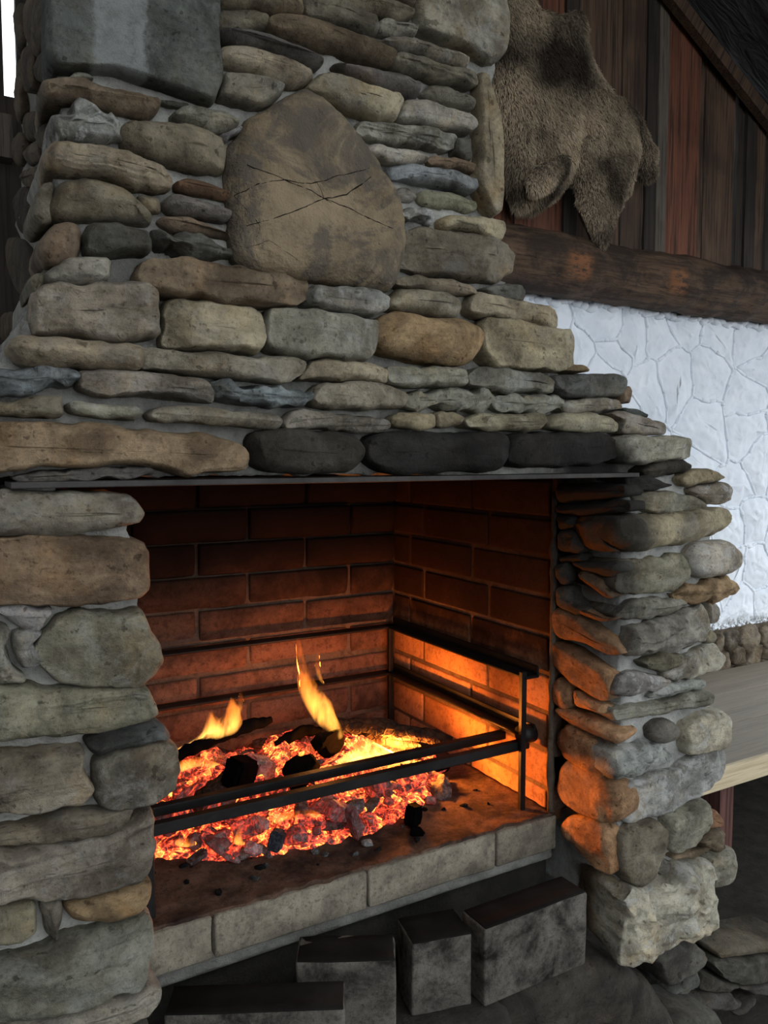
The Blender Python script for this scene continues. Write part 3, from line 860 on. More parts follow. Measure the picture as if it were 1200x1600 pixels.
 ('T','dark','s',[(370,1490),(420,1420),(560,1400),(710,1390),(765,1470),(700,1500),(560,1500),(440,1525)]),
 ('T','dark','b',[(510,1370),(540,1270),(680,1330),(755,1345),(690,1390),(580,1390)]),
 ('T','dark','r',[(730,1520),(800,1470),(860,1420),(870,1460),(800,1520),(750,1540)]),
 ('T','dark','r',[(310,1560),(450,1530),(600,1505),(635,1550),(610,1720),(310,1720)]),
 ('T','olive','b',[(630,1140),(750,1110),(960,1070),(1100,1040),(1100,1110),(960,1135),(760,1162),(640,1178)]),
 ('T','dark','b',[(600,1200),(960,1150),(1100,1130),(1100,1260),(960,1300),(760,1340),(660,1290)]),
 ('T','dark','b',[(760,1360),(960,1310),(1100,1290),(1100,1440),(960,1420),(850,1395)]),
 ('L','green','r',[(-100,120),(0,108),(200,105),(500,105),(700,120),(770,170),(790,220),(770,280),(700,300),(500,325),(300,355),(100,350),(-100,345)]),
 ('L','burnt','b',[(-100,370),(0,365),(200,360),(500,360),(720,365),(800,385),(828,430),(820,640),(780,690),(720,720),(500,730),(200,740),(-100,750)]),
 ('L','green','b',[(190,1000),(240,900),(330,810),(420,780),(600,790),(780,765),(830,860),(885,960),(900,1030),(870,1130),(800,1200),(650,1195),(420,1190),(320,1160),(230,1050)]),
 ('L','ash','m',[(-60,760),(150,740),(330,760),(240,870),(130,860),(20,830)]),
 ('L','ash','b',[(70,900),(150,870),(240,880),(180,960),(260,1090),(130,1090),(85,1010)]),
 ('L','gray','x',[(-100,860),(20,850),(60,940),(60,1080),(160,1180),(-100,1185)]),
 ('L','green','s',[(-100,1200),(100,1190),(300,1200),(500,1200),(820,1195),(865,1270),(870,1370),(760,1420),(500,1465),(200,1485),(-100,1510)]),
 ('M','slate','s',[(420,180),(500,140),(640,110),(760,80),(800,100),(830,160),(720,190),(560,220),(470,260),(440,230)]),
 ('M','gray','b',[(475,280),(560,225),(720,195),(830,165),(875,210),(882,300),(870,400),(800,450),(680,490),(560,512),(500,490),(465,430)]),
 ('M','green','s',[(-100,260),(100,240),(300,215),(410,205),(400,300),(440,370),(460,400),(400,480),(200,510),(-100,540)]),
 ('M','olive','b',[(-100,620),(100,590),(300,530),(480,510),(655,500),(630,570),(540,620),(300,670),(100,680),(-100,700)]),
 ('M','green','s',[(-100,720),(200,685),(480,640),(640,570),(735,500),(755,640),(748,780),(700,850),(560,905),(400,945),(280,950),(100,955),(-100,970)]),
 ('M','ochre','r',[(325,970),(450,945),(620,905),(740,860),(740,960),(690,1020),(580,1065),(450,1080),(380,1065),(330,1020)]),
 ('M','gray','r',[(190,970),(300,960),(310,1050),(290,1170),(240,1150),(210,1060)]),
 ('M','olive','b',[(-100,1000),(40,980),(160,970),(175,1100),(100,1160),(-100,1180)]),
 ('M','gray','s',[(-100,1260),(150,1230),(350,1150),(600,1090),(730,1030),(750,1110),(740,1200),(720,1330),(690,1400),(560,1420),(400,1480),(150,1530),(-100,1560)]),
 ('M','gray','s',[(-100,1580),(200,1540),(480,1460),(640,1420),(720,1380),(780,1400),(785,1460),(720,1530),(600,1580),(400,1600),(-100,1680)]),
 ('M','dark','b',[(500,1620),(560,1570),(680,1550),(740,1570),(750,1750),(500,1750)]),
]
# lime smears (object alpha) by colour
LIME = dict(ash=.75, pale=.5, blue=.25, gray=.22, green=.15, slate=.1, tan=.12, olive=.08)
rc = random.Random(11)
front = planeY(YF)
for i, (cr, cn, sty, pts) in enumerate(ST):
    ox, oy, sc = CROPS[cr]
    poly = [(ox + x / sc, oy + y / sc) for x, y in pts]
    bulge, r, amp, tilt, step, cor, fac = STY[sty]
    us = [p[0] for p in poly]; vs = [p[1] for p in poly]
    short = min(max(us) - min(us), max(vs) - min(vs)) / 1250 * 1.15
    bulge = min(bulge, short * .55); r = min(r, short * .5)
    k = rc.uniform(.8, 1.06); c = PAL[cn]
    col = tuple(x * k * rc.uniform(.96, 1.04) for x in c) + (LIME.get(cn, 0.0) * rc.uniform(.6, 1.3),)
    depth = .10
    push = rc.uniform(-.004, .008)
    if cr in 'RS' and min(us) < 985 and max(us) < 1150: depth = .13
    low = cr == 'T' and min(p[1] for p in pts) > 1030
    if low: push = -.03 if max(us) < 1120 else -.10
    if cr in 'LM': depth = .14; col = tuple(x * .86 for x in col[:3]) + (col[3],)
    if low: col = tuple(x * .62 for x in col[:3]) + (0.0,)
    if sty == 'm': push = .004
    big = (max(us) - min(us)) > 120
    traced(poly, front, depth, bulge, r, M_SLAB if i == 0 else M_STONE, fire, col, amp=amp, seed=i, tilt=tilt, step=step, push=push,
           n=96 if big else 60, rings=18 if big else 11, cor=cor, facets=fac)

# courses above the picture's top edge
ru = random.Random(31)
z = onY(700, -150, YF).z
while z < 1.42:
    hgt = ru.uniform(.045, .075); x = .155
    while x < .72:
        w = min(ru.uniform(.09, .2), .765 - x)
        if w > .04:
            P = [Vector((-w / 2, 0)), Vector((-w * .42, hgt * .45)), Vector((w * .1, hgt * .5)), Vector((w * .42, hgt * .44)), Vector((w / 2, 0)), Vector((w * .42, -hgt * .45)), Vector((-w * .1, -hgt * .5)), Vector((-w * .45, -hgt * .4))]
            c = PAL[ru.choice(('olive', 'gray', 'tan', 'dark', 'green'))]
            mesh_obj('stone', pillow(P, .1, .025, .018, .005, ru.random() * 999, 40, 8, .05, 0, .9, .15, 3), M_STONE, Matrix.Translation((x + w / 2, YF, z + hgt / 2)), fire, True, (*c, .1))
        x += w + .008
    z += hgt + .008

# the great cracked boulder in the chimney breast, split by real cracks
M_CRACK = M_STONE
bigp = [(370,350),(410,370),(480,425),(530,480),(580,560),(640,640),(690,720),(715,790),(725,880),(715,990),(690,1090),(560,1075),(380,1045),(230,1020),(150,1000),(110,960),(95,880),(100,800),(78,640),(80,570),(140,490),(240,420)]
poly = [(320 + x / 2.4, y / 2.4) for x, y in bigp]
s = N('cracked_brown_boulder'); co, oi, tc = rnd_coords(s)
big = s.noise(tc.outputs['Object'], 7, 6, .65, .5); fine = s.noise(tc.outputs['Object'], 130, 4, .7); med = s.noise(tc.outputs['Object'], 30, 5, .7)
c = s.mix(s.mapr(big, .3, .7), (.11, .082, .05), (.27, .205, .13))
dk = s.mapr(s.noise(s.vadd(tc.outputs['Object'], (5, 5, 5)), 7, 7, .7, 1.2), .46, .58, 0, .75)
c = s.mix(dk, c, (.065, .058, .05))
c = s.mix(s.mapr(med, .6, .75, 0, .35), c, (.32, .27, .2)); c = s.mix(s.mapr(fine, .6, .75, 0, .4), c, (.07, .055, .04))
M_BIG = s.bsdf(c, .85, s.math('ADD', s.math('ADD', s.math('MULTIPLY', big, .5), s.math('MULTIPLY', med, .4)), s.math('MULTIPLY', fine, .3)), 1.0, .014, .2)
bigstone = traced(poly, front, .12, .03, .035, M_BIG, fire, (.2, .16, .1, 0), name='boulder', amp=.006, seed=501, n=96, rings=18, tilt=.02, push=.004)
bigstone['label'] = 'huge brown cracked boulder set in the chimney breast'
CRK = [[(110,735),(200,690),(300,672),(400,690),(500,660),(640,625)], [(160,850),(280,810),(380,775),(450,745),(530,730),(640,650)],
       [(160,620),(280,665),(400,715),(450,745),(560,790),(640,830),(715,860)], [(110,735),(170,800),(210,850),(190,900)], [(420,680),(450,745),(480,765)],
       [(100,910),(160,930),(240,900),(330,960),(360,985)]]
for ci, cr in enumerate(CRK):
    pts = []
    for k in range(len(cr) - 1):
        for t in range(6):
            x = cr[k][0] + (cr[k + 1][0] - cr[k][0]) * t / 6; y = cr[k][1] + (cr[k + 1][1] - cr[k][1]) * t / 6
            jx, jy = fn((x, y, 0), .03, 2) * 5, fn((x, y, 5), .03, 2) * 5
            # drop it onto the modelled surface
            u, v = 320 + (x + jx) / 2.4, (y + jy) / 2.4
            mi = WM[bigstone.name].inverted(); o_ = mi @ Vector((0, 0, 0)); d_ = (mi.to_3x3() @ ray(u, v)).normalized()
            bigstone_eval = bigstone
            pts.append((o_, d_))
    P3 = []
    from mathutils.bvhtree import BVHTree
    if ci == 0:
        bmv = [v.co.copy() for v in bigstone.data.vertices]; BV = BVHTree.FromPolygons(bmv, [tuple(p.vertices) for p in bigstone.data.polygons])
    for o_, d_ in pts:
        h = BV.ray_cast(o_, d_)
        if h[0] is not None: P3.append(h[0] + Vector((0, .0001, 0)))
    if len(P3) > 3:
        rr_ = [(.0004 + .0008 * abs(fn((k, ci, 0), .6, 2))) * (1.0 if ci < 3 else .6) for k in range(len(P3))]
        from_bm('crack', tube(P3, rr_, 5), M_SOOT, WM[bigstone.name], bigstone, True)

# stones on the inner flank of the right pier (facing the fire)
INNER = [
 ('R','flank',[(215,480),(205,390),(300,365),(400,355),(400,440),(385,500),(430,540),(300,528)]),
 ('R','flank',[(225,650),(260,640),(340,685),(405,765),(370,780),(290,725),(235,685)]),
 ('R','flank',[(188,780),(250,825),(300,855),(430,885),(330,900),(240,870),(195,825)]),
 ('R','flank',[(90,850),(130,830),(230,875),(300,930),(380,985),(442,1075),(380,1070),(260,1020),(140,995),(95,965)]),
 ('R','flank',[(82,1040),(100,1008),(200,1045),(300,1110),(385,1170),(388,1305),(330,1315),(230,1255),(150,1185),(95,1125)]),
 ('S','flank',[(78,80),(110,50),(150,110),(165,180),(125,195),(82,170)]),
 ('S','flank',[(165,105),(230,150),(300,180),(310,215),(240,205),(180,180)]),
 ('S','flank',[(90,190),(120,182),(250,240),(380,310),(355,348),(230,295),(120,235)]),
 ('S','flank',[(108,310),(130,258),(200,305),(275,360),(302,430),(292,505),(200,455),(128,405)]),
 ('S','flank',[(98,540),(120,450),(160,412),(240,465),(342,530),(384,620),(372,685),(310,695),(200,665),(128,605)]),
 ('S','flank',[(118,700),(160,668),(260,690),(322,740),(338,932),(270,905),(195,825),(128,755)]),
 ('R','dark',[(118,430),(200,430),(262,520),(210,552),(118,535)]),
 ('R','dark',[(103,600),(170,598),(183,680),(140,712),(108,665)]),
 ('R','dark',[(180,598),(430,588),(445,640),(380,672),(260,642)]),
 ('R','dark',[(120,560),(240,548),(250,590),(130,598)]),
 ('R','deep',[(110,300),(260,290),(470,270),(480,330),(250,350),(120,345)]),
 ('R','deep',[(110,190),(300,180),(460,190),(470,250),(300,275),(115,285)]),
 ('R','deep',[(110,355),(200,350),(205,420),(120,425)]),
 ('R','dark',[(110,725),(180,720),(190,770),(290,850),(220,870),(120,825)]),
]
side = planeX(1.04, .075)
for i, (cr, cn, pts) in enumerate(INNER):
    ox, oy, sc = CROPS[cr]
    poly = [(ox + x / sc, oy + y / sc) for x, y in pts]
    k = rc.uniform(.85, 1.15); c = PAL[cn]; col = tuple(x * k for x in c) + (0.0,)
    traced(poly, side, .05, .016, .018, M_STONE, fire, col, amp=.004, seed=600 + i, tilt=.08, n=48, rings=10, push=.002, cor=.14, facets=4)

# rubble on the chimney's left flank
lp = planeX(.150, 0.0)
LEFT = [((40,0),(70,0),(74,60),(60,95),(44,70)), ((58,100),(72,70),(78,115),(82,125),(66,130),(56,122)), ((38,75),(55,70),(58,130),(40,150)), ((62,150),(70,128),(84,126),(86,165),(72,178)),
        ((38,180),(60,172),(64,210),(44,225)), ((64,190),(76,182),(80,225),(66,235),(58,215)), ((22,215),(38,205),(40,250),(26,262)), ((40,232),(60,222),(66,250),(46,262)), ((36,268),(60,258),(62,285),(40,296)),
        ((26,300),(48,290),(52,330),(58,360),(34,370)), ((12,370),(40,375),(56,420),(40,470),(20,440)), ((0,490),(44,485),(50,520),(20,535),(0,530)), ((28,120),(36,80),(38,170),(30,200)), ((26,20),(38,0),(38,70),(30,90)),
        ((-30,540),(20,540),(10,570),(-30,575)), ((40,440),(60,424),(58,480),(40,482))]
for i, P in enumerate(LEFT):
    k = rc.uniform(.6, 1.2)
    traced([(min(u, 78), v) for u, v in P], lp, .05, .007, .02, M_STONE, fire, (.085 * k, .066 * k, .047 * k, 0), amp=.003, seed=700 + i, n=32, rings=6, push=rc.uniform(.0, .004), tilt=0)

# ------------------------------------------------------------------ firebox
XR, YK = 1.03, 1.735
HZ = -.688
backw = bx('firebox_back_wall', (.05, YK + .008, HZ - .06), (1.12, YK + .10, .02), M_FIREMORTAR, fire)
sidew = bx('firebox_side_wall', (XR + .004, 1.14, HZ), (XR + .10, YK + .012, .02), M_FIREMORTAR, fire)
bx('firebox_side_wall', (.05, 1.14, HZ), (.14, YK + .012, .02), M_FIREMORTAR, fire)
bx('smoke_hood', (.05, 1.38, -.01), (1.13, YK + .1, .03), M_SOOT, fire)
BH = .0665
zrows = [-.6475 - .0755 + .0755 * k for k in range(0, 10)]
def worn_brick(L, D=.06, H=.0715):
    # cross-section (y, z): flat face above, lower arris worn away
    pr = [(D / 2, H / 2), (-D / 2 + .004, H / 2), (-D / 2, H / 2 - .005), (-D / 2, H * .02), (-D / 2 + .0012, -H * .16), (-D / 2 + .0045, -H * .32), (-D / 2 + .0095, -H * .45), (-D / 2 + .013, -H / 2), (D / 2, -H / 2)]
    bm = bmesh.new(); R_ = []
    xs_ = [-L / 2, -L / 2 + .004] + [-L / 2 + .004 + (L - .008) * k / 7 for k in range(1, 7)] + [L / 2 - .004, L / 2]
    for i, x in enumerate(xs_):
        e = .004 if i in (0, len(xs_) - 1) else 0
        R_.append([bm.verts.new((x, y + (e if y < 0 else 0) + fn((x * 1.3 + L, y, z), 30, 2) * .0016, z + fn((x + L, y, z + 3), 30, 2) * .0012)) for y, z in pr])
    n = len(pr)
    for i in range(len(xs_) - 1):
        for k in range(n): bm.faces.new((R_[i][k], R_[i][(k + 1) % n], R_[i + 1][(k + 1) % n], R_[i + 1][k]))
    bm.faces.new(R_[0][::-1]); bm.faces.new(R_[-1])
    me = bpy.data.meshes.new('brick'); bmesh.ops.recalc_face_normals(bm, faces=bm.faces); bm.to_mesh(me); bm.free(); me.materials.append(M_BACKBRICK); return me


me_full = worn_brick(.2545)


def cut_brick(L, T, H, bev, mat, ax):
    bm = box_bm(L if ax == 0 else T, T if ax == 0 else L, H, bev, 3)
    me = bpy.data.meshes.new('brick'); bmesh.ops.recalc_face_normals(bm, faces=bm.faces); bm.to_mesh(me); bm.free(); me.materials.append(mat); return me


for k, z0 in enumerate(zrows):
    zc = z0 + .0755 / 2
    if zc > .02: continue
    off = .522 if int(round((z0 + .268) / .0755)) % 2 == 0 else .641
    x = off - .2635 * 3
    while x < 1.03:
        a, b = max(x + .0045, .14), min(x + .2635 - .0045, XR)
        if b - a > .03:
            if b - a > .24: me = me_full
            else: me = worn_brick(b - a)
            lean = max(0, (zc + .35)) * .06
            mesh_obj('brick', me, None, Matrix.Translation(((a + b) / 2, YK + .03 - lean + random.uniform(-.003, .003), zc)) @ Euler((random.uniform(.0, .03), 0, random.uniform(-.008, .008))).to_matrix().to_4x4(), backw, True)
        x += .2635
for k, z0 in enumerate(zrows):
    zc = z0 + .0755 / 2
    if zc > .02: continue
    off = 1.343 if int(round((z0 + .345) / .0755)) % 2 == 0 else 1.404
    y = off - .253 * 2
    while y < YK:
        a, b = max(y + .004, 1.14), min(y + .253 - .004, YK)
        if b - a > .02:
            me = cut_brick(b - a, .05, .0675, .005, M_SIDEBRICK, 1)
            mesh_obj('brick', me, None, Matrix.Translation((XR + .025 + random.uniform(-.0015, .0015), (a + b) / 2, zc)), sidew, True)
        y += .253
# rusty edge angle where the brick lining meets the stone pier
bm = tube([(XR - .004, 1.137, HZ + .005 + k * .022) for k in range(29)], [.006 + .003 * abs(fn((k, 0, 0), .5, 2)) for k in range(29)], 8, .003, 4, 40)
from_bm('edge_angle', bm, M_MORTAR_DARK, None, fire, True)

hearth = bx('hearth_floor', (.06, 1.22, HZ - .07), (XR + .02, YK + .02, HZ - .001), M_HEARTH, fire)
YH = 1.125
seams = [onY(u, 1390, YH).x for u in (333, 575, 775)]
xs = [.10, seams[0] - .228 * 0, seams[1], seams[2], 1.035]
xs[0] = .08
for a, b in zip(xs[:-1], xs[1:]):
    bm = box_bm(b - a - .004, .12, .066, .004, 2, 2, .0022, a * 9, 26)
    from_bm('hearth_brick', bm, M_HEARTHBRICK, Matrix.Translation(((a + b) / 2, YH + .06, HZ - .034)), hearth, True)
bm = bmesh.new(); G = {}
for i in range(91):
    for j in range(41):
        X = .09 + .94 * i / 90; Y = 1.132 + fn((X, 2, 0), 30, 3) * .008 + (YK - 1.132) * (j / 40) ** 1.6
        G[i, j] = bm.verts.new((X, Y, HZ + .0035 + fn((X, Y, 0), 40, 4) * .003))
for i in range(90):
    for j in range(40): bm.faces.new((G[i, j], G[i + 1, j], G[i + 1, j + 1], G[i, j + 1]))
r_ = bmesh.ops.extrude_face_region(bm, geom=bm.faces[:])
for v in [g_ for g_ in r_['geom'] if isinstance(g_, bmesh.types.BMVert)]: v.co.z -= .012
o = from_bm('ash_layer', bm, M_HEARTH, recenter(bm), hearth, True); o['kind'] = 'stuff'
bx('mortar_bed', (.06, 1.150, HZ - .105), (XR + .02, 1.5, HZ - .066), M_MORTAR, fire, bev=.012, seg=3, cuts=3, amp=.004, smooth=True)
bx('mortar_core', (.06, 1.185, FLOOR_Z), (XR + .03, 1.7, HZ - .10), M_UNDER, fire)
bx('lintel_bar', (.085, .978, -.037), (1.075, 1.05, -.0295), M_STEEL, fire, bev=.001)
# foundation boulders carrying the loose bricks
traced([(700, 1690), (700, 1600), (742, 1560), (790, 1525), (880, 1492), (960, 1498), (1000, 1528), (1030, 1570), (1037, 1610), (1037, 1690)], planeY(1.03), .20, .05, .06, M_STONE, fire, (.038, .034, .029, 0), name='foundation_boulder', amp=.005, seed=801, n=64, rings=12)
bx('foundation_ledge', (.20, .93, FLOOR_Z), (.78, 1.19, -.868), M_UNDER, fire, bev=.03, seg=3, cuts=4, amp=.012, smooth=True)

# loose sooty bricks leaning under the hearth
def loose(ftl, ftr, z, H, depth, label, seed):
    A, B = onZ(*ftl, z), onZ(*ftr, z)
    d = (B - A); L = d.length; d.normalize(); nrm = Vector((-d.y, d.x, 0))
    c = (A + B) / 2 + nrm * depth / 2 + Vector((0, 0, -H / 2))
    bm = box_bm(L, depth, H, .004, 2, 3, .0016, seed, 26)
    mw = Matrix.Translation(c) @ Euler((0, 0, math.atan2(d.y, d.x))).to_matrix().to_4x4()
    o = from_bm('brick', bm, M_LOOSEBRICK, mw, None, True)
    bs = box_bm(L - .004, depth - .004, .003, .001, 1, 3, .0012, seed, 40)
    from_bm('soot_crust', bs, M_SOOT, mw @ Matrix.Translation((0, 0, H / 2 - .0002)), o, True)
    tag(o, label, 'brick', 'loose bricks under the hearth')


loose((758, 1453), (918, 1394), -.735, .127, .062, 'rightmost loose grey brick below the hearth, on edge, beside the pier', 1)
loose((644, 1477), (738, 1459), -.75, .117, .075, 'short square loose brick, second from the right below the hearth', 2)
loose((462, 1505), (619, 1502), -.735, .132, .066, 'upright sooty loose brick in the middle below the hearth', 3)
loose((255, 1588), (539, 1579), -.742, .125, .062, 'long black topped loose brick lying at the bottom left', 4)

# ------------------------------------------------------------------ bench
M_BENCH = mat_wood('worn_painted_board', (.27, .235, .185), (.31, .27, .215), (.215, .185, .145), 0, .6, .2)
M_BENCHEDGE = mat_wood('cream_board_edge', (.52, .43, .28), (.60, .50, .34), (.40, .32, .2), 0, .6, .25)
bench = empty('wooden_bench', (2.6, 1.8, FLOOR_Z))
tag(bench, 'plank bench with cream front edge beside the fireplace', 'bench')
for a, b in ((1.475, 1.70), (1.704, 1.93), (1.934, 2.16)):
    bx('plank', (1.66, a, -.93), (3.9, b, -.90), M_BENCH, bench, bev=.003)
bx('front_board', (1.66, 1.462, -.965), (3.9, 1.475, -.899), M_BENCHEDGE, bench, bev=.002)
M_RED = mat_wood('dark_red_post', (.10, .04, .032), (.14, .06, .05), (.03, .015, .013))
p = onY(1136, 1262, 1.6)
bx('leg', (p.x - .035, 1.60, FLOOR_Z), (p.x + .03, 1.66, -.93), M_RED, bench)
bx('leg', (3.3, 1.60, FLOOR_Z), (3.36, 1.66, -.93), M_RED, bench)
bx('leg', (3.3, 2.04, FLOOR_Z), (3.36, 2.1, -.93), M_RED, bench)
bx('leg', (1.72, 2.04, FLOOR_Z), (1.78, 2.1, -.93), M_RED, bench)

# ------------------------------------------------------------------ iron grate round the fire
grate = empty('fire_grate', (.64, 1.45, HZ)); tag(grate, 'black iron rail frame around the fire', 'grate')


def bar(a, b, w=.014, h=.012, mat=M_IRON, name='bar'):
    a, b = Vector(a), Vector(b); d = b - a; c = (a + b) / 2
    rot = d.to_track_quat('X', 'Z').to_matrix().to_4x4()
    bm = box_bm(d.length, w, h, .002, 1)
    return from_bm(name, bm, mat, Matrix.Translation(c) @ rot, grate)


ZU, ZL = -.425, -.542
XG = 1.003
YG = 1.715
bar((.235, 1.19, ZL - .021), (1.012, 1.19, ZL - .021), .018, .018)
bar((.235, 1.252, ZL - .021), (XG, 1.252, ZL - .021), .018, .016)
bar((XG, 1.17, ZL), (XG, YG, ZL), .030, .006); bar((XG + .012, 1.17, ZL + .01), (XG + .012, YG, ZL + .01), .004, .022)
bar((XG, 1.165, ZU), (XG, YG, ZU), .034, .006); bar((XG + .014, 1.165, ZU + .01), (XG + .014, YG, ZU + .01), .004, .022)
bar((.16, YG - .01, ZU), (XG + .01, YG - .01, ZU), .034, .006); bar((.16, YG - .01, ZL), (XG + .01, YG - .01, ZL), .034, .006)
bar((.987, 1.175, HZ), (.987, 1.175, ZU + .012), .012, .012, name='post')
bar((.272, 1.165, HZ), (.272, 1.165, ZL + .02), .006, .014, name='post')
bar((1.0, 1.70, HZ), (1.0, 1.70, ZU), .012, .012, name='post')
bm = tube([(.99, 1.185, ZL), (1.02, 1.185, ZL)], .018, 12)
from_bm('clamp', bm, M_IRON, None, grate, True)

# ------------------------------------------------------------------ the fire
rf = random.Random(21)


def pile_h(X, Y):
    dx = (X - .62) / .36; dy = (Y - 1.46) / .24
    return max(0, .075 * (1 - dx * dx - dy * dy))


bm = bmesh.new(); G = {}
n_ = 60
for i in range(n_ + 1):
    for j in range(n_ + 1):
        X = .24 + .76 * i / n_; Y = 1.20 + .52 * j / n_
        h = pile_h(X, Y); e = fn((X, Y, 0), 22, 4)
        z = HZ - .006 + (h * (.75 + .35 * e) if h > 0 else 0) + max(-.006, e * .004 + (.004 if h > 0 else -.004))
        G[i, j] = bm.verts.new((X, Y, z))
for i in range(n_):
    for j in range(n_): bm.faces.new((G[i, j], G[i + 1, j], G[i + 1, j + 1], G[i, j + 1]))
mw = recenter(bm)
bed = from_bm('ember_bed', bm, M_COAL, mw, None, True, (.2, .16, .15, .72))
tag(bed, 'glowing red bed of embers and ash on the hearth', 'embers', kind='stuff')


def chunk_mesh(seed, box_=False, rough=.25):
    r = random.Random(seed); bm = bmesh.new()
    if box_:
        bmesh.ops.create_cube(bm, size=1); bmesh.ops.bevel(bm, geom=bm.edges[:], offset=.12, segments=2, affect='EDGES')
        bmesh.ops.subdivide_edges(bm, edges=bm.edges[:], cuts=1)
    else:
        bmesh.ops.create_icosphere(bm, subdivisions=3, radius=.6)
        # facet by random cutting planes
        for q in range(9):
            n = Vector((r.gauss(0, 1), r.gauss(0, 1), r.gauss(0, 1))).normalized(); d = r.uniform(.28, .48)
            for v in bm.verts:
                t = v.co.dot(n) - d
                if t > 0: v.co -= n * t
    o = Vector((seed, seed * .3, seed * 1.9))
    for v in bm.verts: v.co += noise.noise_vector(v.co * 3 + o) * rough * .25 + noise.noise_vector(v.co * 9 + o) * rough * .08
    me = bpy.data.meshes.new('coal'); bmesh.ops.recalc_face_normals(bm, faces=bm.faces); bm.to_mesh(me); bm.free()
    me.materials.append(M_COAL)
    for p in me.polygons: p.use_smooth = True
    me.set_sharp_from_angle(angle=.6)
    return me


CM = [chunk_mesh(40 + k, k % 4 == 0, .45) for k in range(9)]
cnt = 0
while cnt < 260:
    X = rf.uniform(.27, .95); Y = rf.uniform(1.24, 1.69)
    h = pile_h(X, Y)
    if h <= .004: continue
    sc = rf.uniform(.013, .034) if cnt % 6 else rf.uniform(.036, .05); el = rf.uniform(1.0, 2.6)
    z = HZ + h * .9 + sc * .25
    o = bpy.data.objects.new('coal', CM[cnt % 9])
    hot = 1 - min(1, math.hypot((X - .80) / .30, (Y - 1.45) / .22)); edge = min(1, h / .05)
    q_ = rf.random()
    heat = rf.uniform(.12, .34) if q_ < .26 else rf.uniform(.46, .74) if q_ < .8 else rf.uniform(.7, 1.0)
    heat = heat * (.5 + .5 * edge) + .3 * max(0, hot)
    if rf.random() < .12 or edge < .2 and rf.random() < .6: heat = 0.02
    a = rf.uniform(.5, 1.1)
    o.color = (.20 * a, .175 * a, .17 * a, heat)
    mw = Matrix.Translation((X, Y, z)) @ Euler((rf.uniform(-.6, .6), rf.uniform(-.6, .6), rf.uniform(0, 6.28))).to_matrix().to_4x4() @ Matrix.Diagonal((sc * el, sc, sc * rf.uniform(.55, .85), 1))
    place(o, mw); tag(o, 'small glowing ash coated coal in the fire bed', 'coal', 'glowing coals of the fire')
    cnt += 1


def lump(u, v, z, size, label, heat=.05, col=(.03, .027, .027), box_=False, rot=(.2, .2, .5), name='charcoal_chunk', seed=1, mat=None):
    p = onZ(u, v, z)
    me = chunk_mesh(seed, box_, .3)
    if mat: me.materials.clear(); me.materials.append(mat)
    o = bpy.data.objects.new(name, me); o.color = (*col, heat)
    place(o, Matrix.Translation(p) @ Euler(rot).to_matrix().to_4x4() @ Matrix.Diagonal((*size, 1)))
    tag(o, label, 'charcoal'); return o


lump(512, 1160, -.575, (.075, .05, .055), 'black charcoal lump at the foot of the tall flame', seed=3, mat=M_CHAR)
lump(470, 1200, -.585, (.105, .05, .05), 'large black charcoal lump in the middle of the embers', seed=5, mat=M_CHAR, rot=(.2, -.3, .6))
lump(375, 1208, -.585, (.05, .045, .055), 'square black charcoal block beside the pale ash lump', rot=(.15, .25, .4), box_=True, seed=8, mat=M_CHAR)
lump(405, 1200, -.598, (.05, .05, .04), 'pale ash lump beside the square charcoal block', .2, (.4, .34, .33), True, (.1, .4, .2), seed=18)
lump(432, 1313, -.655, (.028, .022, .034), 'small smooth dark grey coal at the front of the embers', .0, (.06, .065, .08), True, (.2, .2, .9), seed=12)
lump(403, 1290, -.645, (.05, .03, .03), 'grey ash coated coal behind the small dark one', .22, (.4, .37, .36), False, (.1, .2, .3), seed=13)
lump(396, 1325, -.662, (.03, .025, .025), 'round ash grey coal at the front edge', .25, (.36, .33, .33), False, (.1, .2, .3), seed=14)
lump(553, 1285, -.645, (.018, .018, .075), 'thin upright charred chip in the embers', .1, (.16, .14, .14), True, (.2, -.45, .3), seed=15)
lump(528, 1268, -.64, (.045, .03, .03), 'grey brown coal leaning on the charred chip', .25, (.3, .25, .25), True, (.3, .5, .3), seed=16)
lump(646, 1274, -.662, (.026, .024, .04), 'black charcoal stub standing right of the embers', seed=17, mat=M_CHAR, rot=(.1, .1, .2), box_=True)
lump(652, 1300, -.68, (.03, .03, .018), 'flat black crumb in front of the charcoal stub', seed=19, mat=M_CHAR)
lump(575, 1317, -.68, (.026, .02, .015), 'pale grey chip at the front of the embers', .0, (.4, .4, .4), seed=20)
lump(690, 1195, -.66, (.05, .03, .03), 'black charred stick end under the right log', seed=22, mat=M_CHAR)
for k in range(40):
    X = rf.uniform(.3, .98); Y = rf.uniform(1.15, 1.3) if k < 26 else rf.uniform(1.2, 1.5)
    if pile_h(X, Y) > .01: continue
    sc = rf.uniform(.006, .014)
    o = bpy.data.objects.new('charcoal_crumb', CM[k % 9]); a = rf.choice((.01, .015, .015, .10))
    o.color = (a, a, a, .0)
    place(o, Matrix.Translation((X, Y, HZ + sc * .3)) @ Euler((rf.random(), rf.random(), rf.random() * 6)).to_matrix().to_4x4() @ Matrix.Diagonal((sc * 1.4, sc, sc * .7, 1)))
    tag(o, 'tiny charcoal crumb scattered on the hearth floor', 'charcoal', 'crumbs on the hearth')

